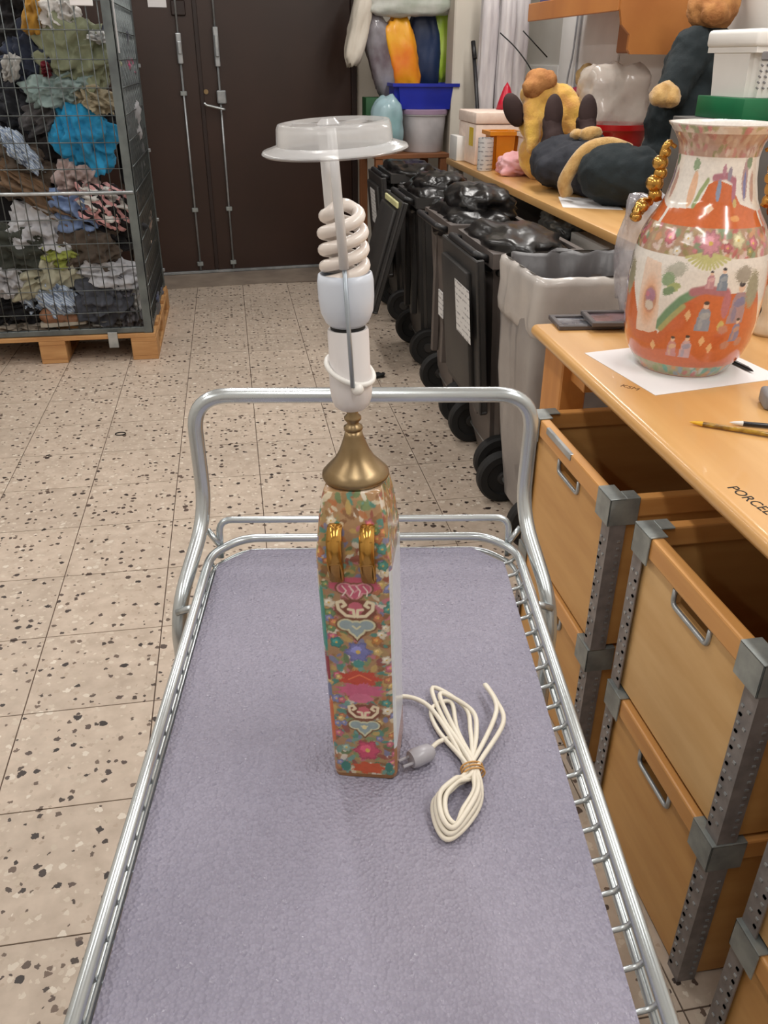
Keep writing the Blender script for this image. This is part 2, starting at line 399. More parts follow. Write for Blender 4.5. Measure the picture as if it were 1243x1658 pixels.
# push handle: one bent tube down to the floor posts
hp = [(-.305, -.115, .12), (-.305, -.115, .665), (-.272, .035, .765), (-.277, .045, .975), (.277, .045, .975), (.272, .035, .765), (.305, -.115, .665), (.305, -.115, .12)]
mb = MB(); mb.tube(fillet(hp, .062, 10), .0125, 16); mb.build('push_handle', M_zinc, tr, True)
for sx in (-1, 1):
    mb = MB(); mb.tube([(sx*.305, NEAR+.05, .12), (sx*.305, NEAR+.05, ZR)], .0125, 14); mb.build('post', M_zinc, tr, True)
    for ya in (-.115, NEAR+.05):
        mb = MB(); mb.tube([(sx*.262, ya, ZR-.03), (sx*.305, ya, ZR-.045)], .006, 8); mb.build('cross_lug', M_zinc, tr, True)
    mb = MB(); mb.tube([(sx*.250, .012, ZR+.006), (sx*.270, .022, ZR+.03)], .0055, 8); mb.build('cross_lug', M_zinc, tr, True)
    for ya in (-.115, NEAR+.05):
        ck = MB(); ck.bx(sx*.305-.02, sx*.305+.02, ya-.022, ya+.022, .115, .13, .003); ck.bx(sx*.305-.02, sx*.305-.015, ya-.02, ya+.02, .05, .12); ck.bx(sx*.305+.015, sx*.305+.02, ya-.02, ya+.02, .05, .12)
        fk = ck.build('caster_fork', M_galv, tr)
        ck = MB(); ck.lathe([(0, -.012), (.045, -.012), (.05, -.007), (.05, .007), (.045, .012), (0, .012)], 24, Matrix.Translation((sx*.305, ya, .0505)) @ rotm(0, R(90), 0)); ck.build('wheel', M_rubber, fk, True, angle=40)
mb = MB(); mb.tube(fillet([(-.29, NEAR+.05, .22), (-.29, -.115, .22), (.29, -.115, .22), (.29, NEAR+.05, .22)], .03), .008, 8); mb.bx(-.28, .28, NEAR+.06, -.125, .212, .222)
mb.build('lower_shelf', M_galv, tr)
# foam sheet
m, nt, b = newmat('lavender_foam')
tc = nt.add('ShaderNodeTexCoord')
n1 = nt.add('ShaderNodeTexNoise'); n1.inputs['Scale'].default_value = 3.0; n1.inputs['Detail'].default_value = 4; nt.link(tc.outputs['Object'], n1.inputs['Vector'])
cr = nt.add('ShaderNodeValToRGB'); cr.color_ramp.elements[0].position = .3; cr.color_ramp.elements[1].position = .7
cr.color_ramp.elements[0].color = lin((134, 131, 148)); cr.color_ramp.elements[1].color = lin((148, 144, 160)); nt.link(n1.outputs['Fac'], cr.inputs['Fac'])
v = nt.add('ShaderNodeTexVoronoi'); v.inputs['Scale'].default_value = 230; nt.link(tc.outputs['Object'], v.inputs['Vector'])
sp = nt.add('ShaderNodeSeparateColor'); nt.link(v.outputs['Color'], sp.inputs[0])
bp = nt.add('ShaderNodeBump'); bp.inputs['Strength'].default_value = .8; bp.inputs['Distance'].default_value = .003
wv = nt.add('ShaderNodeTexWave'); wv.inputs['Scale'].default_value = 26; wv.inputs['Distortion'].default_value = 1.5; nt.link(tc.outputs['Object'], wv.inputs['Vector'])
mul = nt.add('ShaderNodeMath', operation='MULTIPLY'); mul.inputs[1].default_value = .16; nt.link(wv.outputs['Fac'], mul.inputs[0])
ad = nt.add('ShaderNodeMath', operation='ADD'); nt.link(v.outputs['Distance'], ad.inputs[0]); nt.link(mul.outputs[0], ad.inputs[1])
nt.link(ad.outputs[0], bp.inputs['Height']); nt.link(bp.outputs['Normal'], b.inputs['Normal'])
gt = nt.add('ShaderNodeMapRange'); gt.inputs['From Min'].default_value = .90; gt.inputs['From Max'].default_value = 1; gt.inputs['To Min'].default_value = .5; gt.inputs['To Max'].default_value = .10
nt.link(sp.outputs[0], gt.inputs['Value']); nt.link(gt.outputs['Result'], b.inputs['Roughness'])
nt.link(cr.outputs['Color'], b.inputs['Base Color']); b.inputs['Specular IOR Level'].default_value = .5
M_foam = m
FX, FY0, FY1 = .2445, NEAR+.02, .03
nx, ny = 50, 100; vs = []; fs = []
for j in range(ny+1):
    for i in range(nx+1):
        x = -FX+2*FX*i/nx-.0058; y = FY0+(FY1-FY0)*j/ny
        z = .0016*mnoise.noise(Vector((x*5, y*5, 3)))+.0012*mnoise.noise(Vector((x*14, y*3, 7)))
        cut = max(0, abs(x+.0058)-(FX-.05*max(0, 1-(FY1-y)/.05)))  # chamfered far corners
        if cut > 0: x -= math.copysign(cut, x+.0058)
        vs.append((x, y, .0075+z))
n0 = len(vs)
bot = [(x, y, -.001) for x, y, z in vs]; vs += bot
W1 = nx+1
for j in range(ny):
    for i in range(nx):
        a = j*W1+i; fs.append((a, a+1, a+W1+1, a+W1)); fs.append((n0+a, n0+a+W1, n0+a+W1+1, n0+a+1))
edge = [i for i in range(nx+1)]+[j*W1+nx for j in range(1, ny+1)]+[ny*W1+i for i in range(nx-1, -1, -1)]+[j*W1 for j in range(ny-1, 0, -1)]
for a, c in zip(edge, edge[1:]+edge[:1]): fs.append((a, n0+a, n0+c, c))
me = bpy.data.meshes.new('foam_sheet'); me.from_pydata(vs, [], fs); me.materials.append(M_foam)
me.polygons.foreach_set('use_smooth', [True]*len(me.polygons)); me.set_sharp_from_angle(angle=R(50))
foam = bpy.data.objects.new('foam_sheet', me); COL.objects.link(foam); foam.location = (.1785, 1.204, ZR-.0225); foam.rotation_euler = (0, 0, CA)
tag(foam, 'lavender grey foam sheet lying on the trolley deck', 'foam sheet')
ZF = ZR-.0225+.0085
# ================================================================== TABLE LAMP
LX, LY, LZ = .117, .752, ZF
LROT = R(-16)
lamp = empty('table_lamp', (LX, LY, LZ), LROT, 'table lamp with flowered porcelain base and bare spiral bulb on the trolley', 'lamp')
LT = Matrix.Rotation(R(-2.2), 4, 'Y') @ Matrix.Diagonal((1, 1, 1.032, 1))            # the lamp leans a little
# ---- painted porcelain base
BH = .366
prof = [(0, .037, .044), (.006, .038, .045), (.02, .038, .045), (.12, .0385, .046), (.22, .039, .048), (.275, .0395, .049), (.30, .039, .0485), (.318, .037, .046), (.340, .0345, .042), (.360, .031, .037), (.366, .029, .034)]
pz = [p[0] for p in prof]
NZ, NS = 400, 260
zz = np.concatenate([np.linspace(0, BH, NZ)])
wx = np.interp(zz, pz, [p[1] for p in prof]); wy = np.interp(zz, pz, [p[2] for p in prof])
# perimeter of a rounded rectangle, more samples on the front
def rr_perim(hx, hy, rad, n):
    segs = []
    for cx, cy, a0 in ((hx-rad, -hy+rad, -90), (hx-rad, hy-rad, 0), (-hx+rad, hy-rad, 90), (-hx+rad, -hy+rad, 180)):
        segs.append((cx, cy, a0))
    return segs
tt = np.linspace(0, 1, NS, endpoint=False)
# unit perimeter: front(-y) share .44, sides .2 each, back .16
def section(hx, hy):
    rad = .012; pts = np.zeros((NS, 2)); face = np.zeros(NS); uu = np.zeros(NS)
    nf, ns, nb = 110, 55, 40
    k = 0
    P0 = []
    for i in range(nf): P0.append((-hx+rad+(2*hx-2*rad)*(i/(nf-1)), -hy, 0))
    def arc(cx, cy, a0, n=0):
        for i in range(1, n+1):
            a = math.radians(a0+90*i/(n+1)); P0.append((cx+rad*math.cos(a), cy+rad*math.sin(a), 4))
    return P0
def sec_pts(hx, hy):
    rad = .009; P = []
    def straight(a, b, n, f):
        for i in range(n):
            t = i/n; P.append((a[0]+(b[0]-a[0])*t, a[1]+(b[1]-a[1])*t, f))
    def arc(cx, cy, a0, n, f0, f1):
        for i in range(n):
            t = i/n; a = math.radians(a0+90*t); P.append((cx+rad*math.cos(a), cy+rad*math.sin(a), f0 if t < .5 else f1))
    straight((-hx+rad, -hy), (hx-rad, -hy), 112, 0); arc(hx-rad, -hy+rad, -90, 16, 0, 1)
    straight((hx, -hy+rad), (hx, hy-rad), 50, 1); arc(hx-rad, hy-rad, 0, 8, 1, 2)
    straight((hx-rad, hy), (-hx+rad, hy), 12, 2); arc(-hx+rad, hy-rad, 90, 8, 2, 3)
    straight((-hx, hy-rad), (-hx, -hy+rad), 38, 3); arc(-hx+rad, -hy+rad, 180, 16, 3, 0)
    return P
V = []; UV = []
for k in range(NZ):
    for (x, y, f) in sec_pts(wx[k], wy[k]):
        V.append((x, y, zz[k])); UV.append((f, x/wx[k], y/wy[k], zz[k]))
NS = len(V)//NZ; V = np.array(V); UV = np.array(UV)
class Painter:
    """brush strokes on a point cloud with 2-D paint coordinates (metres)"""
    def __init__(s, x, z, base, seed=1):
        s.x = x; s.z = z; s.c = np.tile(np.array(base, float), (len(x), 1)); s.r = np.random.RandomState(seed)
        s.n = np.sin(x*900+3*np.sin(z*700))*np.sin(z*820+2*np.sin(x*640))
    def blot(s, cx, cz, rx, rz, col, rot=0, a=1.0, ragged=.25, mask=None, pet=0, soft=.12):
        dx = s.x-cx; dz = s.z-cz; c, q = math.cos(rot), math.sin(rot)
        u = (dx*c+dz*q)/rx; v = (-dx*q+dz*c)/rz
        d = np.sqrt(u*u+v*v)
        if pet: d = d/(1+.13*np.cos(pet*np.arctan2(v, u)))
        d = d+ragged*.5*s.n
        k = np.clip((1-d)/soft, 0, 1)*a
        if mask is not None: k = k*mask
        s.c += (np.array(col, float)-s.c)*k[:, None]
    def flower(s, cx, cz, r, col, mask=None, pet=5, rot=0):
        dark = tuple(v*.84 for v in col); lite = tuple(min(255, v*1.18+18) for v in col)
        s.blot(cx, cz, r, r, dark, rot, pet=pet, mask=mask); s.blot(cx, cz, r*.82, r*.82, col, rot, pet=pet, mask=mask)
        s.blot(cx-r*.15, cz+r*.2, r*.45, r*.35, lite, rot+.4, a=.8, mask=mask); s.blot(cx, cz, r*.2, r*.2, (226, 190, 90), mask=mask)
    def poly(s, pts, col, mask=None, a=1.0):
        x, z = s.x, s.z; ins = np.zeros(len(x), bool); n = len(pts)
        for i in range(n):
            x1, z1 = pts[i]; x2, z2 = pts[(i+1) % n]
            if abs(z2-z1) < 1e-9: continue
            cnd = ((z1 > z) != (z2 > z)) & (x < (x2-x1)*(z-z1)/(z2-z1)+x1); ins ^= cnd
        k = ins*a
        if mask is not None: k = k*mask
        s.c += (np.array(col, float)-s.c)*k[:, None]
    def line(s, pts, wd, col, mask=None, a=1.0):
        best = np.full(len(s.x), 1e9)
        for (x1, z1), (x2, z2) in zip(pts, pts[1:]):
            dx, dz = x2-x1, z2-z1; L = dx*dx+dz*dz+1e-12
            t = np.clip(((s.x-x1)*dx+(s.z-z1)*dz)/L, 0, 1)
            best = np.minimum(best, np.hypot(s.x-x1-t*dx, s.z-z1-t*dz))
        k = np.clip((wd-best)/(wd*.4), 0, 1)*a
        if mask is not None: k = k*mask
        s.c += (np.array(col, float)-s.c)*k[:, None]
fx = UV[:, 1]*.037*np.where(UV[:, 0] == 0, 1, 1); side = np.where((UV[:, 0] == 1) | (UV[:, 0] == 3), UV[:, 2]*.047, UV[:, 1]*.037)
pp = Painter(side, UV[:, 3], (172, 132, 92), 3)
FR = (UV[:, 0] == 0).astype(float); RT = (UV[:, 0] == 1).astype(float); LF = (UV[:, 0] == 3).astype(float); BK = (UV[:, 0] == 2).astype(float)
SM = np.clip(FR+BK+((UV[:, 3] > .285) | (UV[:, 3] < .012)), 0, 1)
pal = [(74, 140, 128), (198, 116, 132), (126, 148, 96), (216, 204, 176), (184, 110, 64), (122, 126, 168), (196, 164, 92), (96, 124, 80), (150, 78, 66), (224, 214, 200), (106, 158, 148), (136, 92, 58), (150, 110, 66), (170, 140, 90)]
rr = np.random.RandomState(5)
for i in range(900):
    cx = rr.uniform(-.05, .05); cz = rr.uniform(0, BH); c = pal[rr.randint(len(pal))]; s_ = rr.uniform(.0022, .0052)
    pp.blot(cx, cz, s_*rr.uniform(1, 2.1), s_*.8, c, rr.uniform(0, 3.1), a=.9, mask=SM, soft=.2)
for i in range(70):
    cx = rr.choice([-1, 1])*rr.uniform(.018, .036); cz = rr.uniform(.01, .34)
    pp.flower(cx, cz, rr.uniform(.004, .0065), [(196, 104, 122), (188, 116, 74), (226, 214, 190), (126, 130, 176), (76, 144, 134), (110, 140, 90), (206, 176, 110)][rr.randint(7)], SM, pet=5)
def ruyi(cx, cz, s, fill, edge):
    for e, c in ((1.18, (120, 74, 40)), (1.0, edge), (.76, fill)):
        pp.blot(cx-s*.55, cz+s*.18, s*.52*e, s*.42*e, c, mask=FR, ragged=.05); pp.blot(cx+s*.55, cz+s*.18, s*.52*e, s*.42*e, c, mask=FR, ragged=.05)
        pp.blot(cx, cz-s*.05, s*.55*e, s*.58*e, c, mask=FR, ragged=.05)
        pp.poly([(cx-s*.55*e, cz-s*.1*e), (cx+s*.55*e, cz-s*.1*e), (cx, cz-s*.85*e)], c, FR)
    pp.line([(cx-s*.2, cz+s*.1), (cx, cz-s*.1), (cx+s*.2, cz+s*.1)], s*.07, edge, FR)
def scroll(cx, cz, s, col, mid):
    pp.blot(cx, cz-.1*s, s*1.25, s*.8, (124, 66, 44), mask=FR, ragged=.1); pp.blot(cx, cz, s*.45, s*.5, mid, mask=FR)
    for sg in (-1, 1):
        pts = [(cx+sg*(.08*s), cz-.55*s), (cx+sg*.55*s, cz-.5*s), (cx+sg*.95*s, cz-.05*s), (cx+sg*1.0*s, cz+.4*s), (cx+sg*.7*s, cz+.5*s), (cx+sg*.55*s, cz+.25*s), (cx+sg*.72*s, cz+.12*s)]
        pp.line(pts, s*.13, col, FR); pp.line([(cx+sg*.08*s, cz-.55*s), (cx+sg*.12*s, cz-.1*s), (cx+sg*.4*s, cz-.05*s)], s*.11, col, FR)
# motifs down the front
pp.blot(0, .268, .027, .011, (206, 86, 112), mask=FR, ragged=.15)
ruyi(0, .262, .017, (208, 92, 122), (228, 150, 160))
for k in range(4):
    pp.line([(-.012+.007*k, .268), (-.008+.007*k, .262), (-.012+.008*k, .256)], .0009, (244, 222, 214), FR)
scroll(0, .240, .018, (240, 226, 190), (204, 96, 116))
ruyi(0, .216, .019, (150, 170, 176), (216, 214, 176))
pp.flower(-.022, .196, .007, (54, 140, 132), FR); pp.flower(.02, .20, .006, (196, 128, 60), FR)
pp.flower(0, .184, .0135, (118, 122, 188), FR, 6); pp.blot(0, .168, .006, .006, (70, 146, 140), mask=FR)
pp.blot(0, .148, .022, .011, (204, 68, 44), mask=FR, pet=7); pp.line([(-.012, .146), (0, .153), (.012, .146)], .001, (240, 120, 70), FR)
pp.blot(0, .131, .027, .010, (206, 92, 128), mask=FR, pet=9); pp.blot(0, .12, .014, .007, (214, 106, 140), mask=FR)
scroll(.002, .101, .016, (240, 222, 186), (204, 96, 108))
ruyi(.002, .078, .017, (146, 168, 172), (210, 214, 178))
pp.blot(.002, .078, .003, .003, (236, 222, 160), mask=FR)
pp.flower(.004, .043, .015, (208, 72, 104), FR, 6); pp.flower(-.02, .046, .006, (150, 178, 160), FR)
pp.blot(.004, .016, .019, .009, (206, 82, 42), mask=FR, pet=7)
pp.blot(-.022, .017, .006, .008, (58, 128, 116), mask=FR); pp.blot(.028, .018, .005, .008, (56, 124, 112), mask=FR)
# plain and pictorial side panels
body_side = ((UV[:, 3] > .03) & (UV[:, 3] < .285)).astype(float)
pp.c += (np.array((214, 222, 230.))-pp.c)*(RT*((UV[:, 3] > .045) & (UV[:, 3] < .285)))[:, None]
pp.c += (np.array((164, 106, 52.))-pp.c)*(RT*(UV[:, 3] <= .045))[:, None]
pp.c += (np.array((206, 200, 190.))-pp.c)*(LF*body_side)[:, None]
pp.blot(-.03, .225, .05, .04, (44, 146, 136), mask=LF, ragged=.1); pp.blot(-.03, .165, .02, .022, (150, 40, 46), mask=LF)
pp.blot(.01, .16, .02, .02, (224, 218, 208), mask=LF); pp.blot(-.03, .08, .05, .035, (216, 96, 40), mask=LF, ragged=.1); pp.blot(-.03, .125, .04, .012, (110, 120, 160), mask=LF)
pp.c += (np.array((150, 98, 44.))-pp.c)*(UV[:, 3] < .006)[:, None]
EDGE = FR*(fx < -.0315)
pp.blot(-.036, .225, .012, .045, (44, 146, 136), mask=EDGE, ragged=.1); pp.blot(-.036, .160, .012, .018, (150, 40, 46), mask=EDGE, ragged=.1); pp.blot(-.036, .130, .012, .010, (110, 120, 160), mask=EDGE); pp.blot(-.036, .085, .012, .034, (214, 100, 44), mask=EDGE, ragged=.1)
g_ = pp.c.mean(1, keepdims=True)
pp.c = pp.c*.86+.06*g_+.08*np.array((176., 158, 128))
# faces
fs = []
for k in range(NZ-1):
    for i in range(NS):
        a = k*NS+i; c2 = k*NS+(i+1) % NS; fs.append((a, c2, c2+NS, a+NS))
fs.append(tuple(range(NS-1, -1, -1))); fs.append(tuple((NZ-1)*NS+i for i in range(NS)))
M_porc = mat_attr('painted_porcelain', .2, .5, .25)
V2 = [tuple(LT @ Vector(v)) for v in V]
painted('porcelain_base', V2, fs, pp.c, M_porc, lamp)
# ---- gold bracket handles on the shoulder
for sx in (-1, 1):
    mb = MB()
    prof_h = [(-.034, .336), (-.050, .337), (-.0625, .327), (-.064, .303), (-.0615, .300), (-.0555, .276), (-.046, .270), (-.034, .270), (-.034, .279), (-.046, .281), (-.0525, .301), (-.053, .322), (-.047, .327), (-.034, .327)]
    mb.prism(prof_h, sx*.0165-.0072, sx*.0165+.0072, LT @ Matrix(((0, 0, 1, 0), (1, 0, 0, 0), (0, 1, 0, 0), (0, 0, 0, 1))))
    bmesh.ops.bevel(mb.bm, geom=list(mb.bm.edges), offset=.0015, segments=2, affect='EDGES')
    mb.build('handle', M_gold, lamp, True, label='gold lustre bracket handle on the shoulder')
def lathe_part(name, prof, m, parent, seg=40, angle=None, label=None):
    mb = MB(); mb.lathe(prof, seg, LT, True, True); return mb.build(name, m, parent, True, angle=angle, label=label)
lathe_part('brass_cap', [(.026, .3655), (.0325, .3665), (.0345, .370), (.034, .3735), (.0285, .3795), (.021, .387), (.0155, .396), (.012, .405), (.0095, .412), (.0085, .417)], M_brass, lamp)
lathe_part('stem', [(.0075, .416), (.0095, .4185), (.0095, .421), (.0065, .423), (.0055, .425), (.0085, .4285), (.0085, .431), (.0055, .434), (.0075, .441), (.0075, .448)], M_brass, lamp)
M_sock = mat('white_bakelite', (226, 222, 222), .35, 0, (218, 214, 214), 5)
lathe_part('socket', [(.013, .440), (.017, .4435), (.0195, .450), (.0205, .458), (.0205, .476), (.0195, .478), (.0195, .515), (.0185, .517)], M_sock, lamp, angle=35)
lathe_part('contact_ring', [(.0165, .516), (.0165, .523)], M_rubber, lamp)
# clamp ring with a swung lever
ring = [LT @ Vector((.0222*math.cos(a), .0222*math.sin(a), .478+.010*math.cos(a-2.6))) for a in [2*math.pi*i/40 for i in range(40)]]
mb = MB(); mb.tube(ring, .0027, 8, True); mb.ball(LT @ Vector((.010, -.0235, .4665)), (.006, .006, .006)); mb.build('clamp_ring', M_white, lamp, True)
# ---- energy saving bulb
M_bulbb = mat('bulb_base_plastic', (214, 222, 234), .3, 0, (206, 214, 228), 5)
M_bulbg = mat('frosted_bulb_glass', (240, 232, 226), .3, 0, (232, 222, 214), 8, coat=.3)
bulb = empty('spiral_bulb', (0, 0, 0)); bulb.parent = lamp
lathe_part('bulb_base', [(.0165, .520), (.0205, .524), (.0245, .533), (.0258, .545), (.0258, .560), (.0246, .566), (.0225, .567), (.0225, .562), (.001, .560)], M_bulbb, bulb)
pts = []
turns = 2.15
for i in range(140):
    t = i/139; a = t*turns*2*math.pi; z = .558+.060*t
    rad = .0178*(1-.18*max(0, (t-.7)/.3)); pts.append((rad*math.cos(a), rad*math.sin(a), z))
a_end = turns*2*math.pi
top = []
for k in range(1, 9):
    t = k/9; top.append((.0146*math.cos(a_end)*(1-2*t), .0146*math.sin(a_end)*(1-2*t), .618+.005*math.sin(math.pi*t)))
pts2 = [(-x, -y, z) for x, y, z in pts][::-1]
mb = MB(); mb.tube([LT @ Vector(p) for p in pts+top+pts2], .0056, 12); mb.build('spiral_tube', M_bulbg, bulb, True)
# ---- shade holder: rods, sleeves and the flanged clear plastic ring
M_clear = mat('frosted_clear_plastic', (226, 226, 226), .18, 0, (216, 216, 218), 20, alpha=.5, coat=.4)
M_sleeve = mat('white_sleeve', (226, 226, 226), .3, 0, (218, 218, 220), 6, coat=.2)
M_rod = mat('steel_rod', (172, 182, 192), .35, .5)
hold = empty('shade_holder', (0, 0, 0)); hold.parent = lamp
for k, (x, y, zb) in enumerate(((.006, -.0275, .470), (-.012, .024, .474))):
    mb = MB(); mb.tube([LT @ Vector(p) for p in ((x, y, zb), (x-.002, y*.99, .58))], .0021, 8); mb.build('rod', M_rod, hold, True)
    mb = MB(); mb.tube([LT @ Vector(p) for p in ((x-.002, y*.99, .575), (x-.008 if k == 0 else x-.004, y*.7, .683))], .0042, 10); mb.build('sleeve', M_sleeve, hold, True)
mb = MB()
HM = LT @ Matrix.Translation((-.003, 0, .675)) @ rotm(R(2), R(-.8), 0) @ Matrix.Translation((0, 0, -.675))
mb.lathe([(.0605, .6645), (.0625, .666), (.0615, .668), (.0495, .6715), (.0485, .684), (.0470, .687), (.043, .6875), (.0425, .684), (.0465, .682), (.047, .671), (.0595, .6665)], 56, HM, False, False)
mb.build('holder_ring', M_clear, hold, True, angle=50)
for a in (0, 90):
    mb = MB(); mb.box((0, 0, 0), (.090, .007, .003), None); mb.bm.transform(HM @ Matrix.Translation((0, 0, .684)) @ rotm(0, 0, R(a+62))); mb.build('spoke', M_clear, hold)
mb = MB(); mb.lathe([(.009, .670), (.010, .674), (.010, .686), (.006, .690)], 20, HM @ Matrix.Translation((-.004, -.002, 0)), True, True); mb.build('boss', M_clear, hold, True, angle=40)
# ---- flex, bundled, with plug and rubber band (world x,y from the photo, laid on the foam)
M_flex = mat('white_flex', (226, 220, 206), .45, 0, (216, 208, 192), 20)
inv = Matrix.Rotation(-LROT, 4, 'Z') @ Matrix.Translation((-LX, -LY, -LZ))
def W3(x, y, z): return inv @ Vector((x, y, LZ+z))
BX, BY = .2315, .690        # the tied waist of the bundle
strands = []
seed = random.Random(4)
flex_pts = [(.140, .800, .006), (.165, .835, .006), (.195, .822, .008), (.212, .780, .010)]
loopsU = [(.205, .800, .235, .815), (.215, .838, .250, .800), (.222, .822, .256, .790), (.284, .826, .292, .800), (.292, .812, .297, .795)]
loopsD = [(.178, .650, .176, .606), (.168, .640, .180, .600), (.185, .640, .205, .612), (.174, .628, .192, .602), (.220, .640, .215, .620)]
k = 0
for i in range(5):
    x1, y1, x2, y2 = loopsU[i]; d = loopsD[i]; h = .005+.0035*i
    j_ = (0, 3, 1, 4, 2)[i]; e_ = .0032*j_
    flex_pts += [(BX-.006+.003*(i % 4), BY+.002, .006+.003*(i % 3)), (BX-.030+.4*e_, BY-.016-.3*e_, h), (.176+e_, .656-.3*e_, h), (.171+e_, .622+.5*e_, h*.8+.001), (.180+.9*e_, .601+e_, h*.7+.002), (.209-.4*e_, .620+.9*e_, h*.8+.002), (.231-.6*e_, .652+.3*e_, h), (BX+.004-.003*(i % 3), BY+.001, .012-.003*(i % 3))]
    if i < 4: flex_pts += [(x2-.004, (y2+BY)/2+.01, h), (x2, y2, h*.8+.002), (x1+.002, y1+.006, h*.8+.002), (x1+.002, (y1+BY)/2+.02, h)]
flex_pts += [(.222, .745, .006), (.205, .748, .005), (.188, .735, .005)]
mb = MB(); mb.tube(catmull([W3(*p) for p in flex_pts], 7), .0031, 8)
flex = mb.build('flex', M_flex, lamp, True, label='bundled white flex')
M_band = mat('tan_rubber_band', (206, 156, 92), .5)
for q in range(3):
    bpts = [W3(BX+.0135*math.cos(a), BY-.004+.005*q+.0015*math.sin(a), .008+.0085*math.sin(a)) for a in [2*math.pi*i/20 for i in range(20)]]
    mb = MB(); mb.tube(bpts, .0012, 6, True); mb.build('rubber_band', M_band, flex, True)
M_plug = mat('grey_clear_plug', (186, 184, 190), .25, 0, (172, 170, 178), 10, alpha=.8)
mb = MB(); pm = inv @ Matrix.Translation((.176, .722, LZ+.012)) @ rotm(0, 0, R(200))
mb.lathe([(.006, -.016), (.011, -.010), (.012, .010), (.0105, .016)], 18, pm @ rotm(0, R(90), 0), True, True)
for sg in (-1, 1): mb.tube([pm @ Vector((.014, sg*.0055, 0)), pm @ Vector((.030, sg*.0055, 0))], .002, 8)
mb.build('plug', M_plug, flex, True, angle=40)
# ================================================================== WORKBENCH with crates below
desk = empty('workbench', (.735, 1.3, 0), R(-1.3), 'long beech workbench carrying the large porcelain vase', 'workbench')
mb = MB()
poly = [(0, .0)]
n = 8
prof = [(.018-.018*math.cos(math.pi*(k/n)-math.pi/2) if False else .016-.016*math.sin(math.pi*k/n), -.016+.016*math.cos(math.pi*k/n)) for k in range(n+1)]
prof = [(.016-.016*math.sin(math.pi*k/n), .016*math.cos(math.pi*k/n)-.016) for k in range(n+1)]
pr = prof+[(.95, -.032), (.95, 0)]
pr = [(x, z) for x, z in pr]
Mx = Matrix(((1, 0, 0, 0), (0, 0, 1, 0), (0, 1, 0, .84), (0, 0, 0, 1)))
mb.prism(pr, -1.15, .755, Mx)
mb.build('worktop', M_desk, desk, True, angle=40)
for (lx, ly) in ((.07, .66), (.07, -1.08), (.88, .66), (.88, -1.08)):
    mb = MB(); mb.bx(lx-.035, lx+.035, ly-.07, ly+.07, 0, .808, .004); mb.build('leg', M_deskdark, desk)
mb = MB(); mb.bx(.845, .88, -1.0, .58, .70, .808, .003); mb.build('apron', M_deskdark, desk)
mb = MB(); mb.bx(.06, .09, .50, .64, .74, .808, .002); mb.build('corner_block', M_deskdark, desk)
# pen marking along the near edge (letters read from the aisle)
tm = Matrix.Translation((.030, -.205, .8402)) @ rotm(0, 0, R(-82))
text_mesh('PORCEL', .027, 'pen_lettering', M_ink, desk, tm)
tm = Matrix.Translation((.045, .275, .8402)) @ rotm(0, 0, R(-50))
text_mesh('KSM', .022, 'pen_lettering', mat('faded_ink', (120, 84, 52), .8), desk, tm)

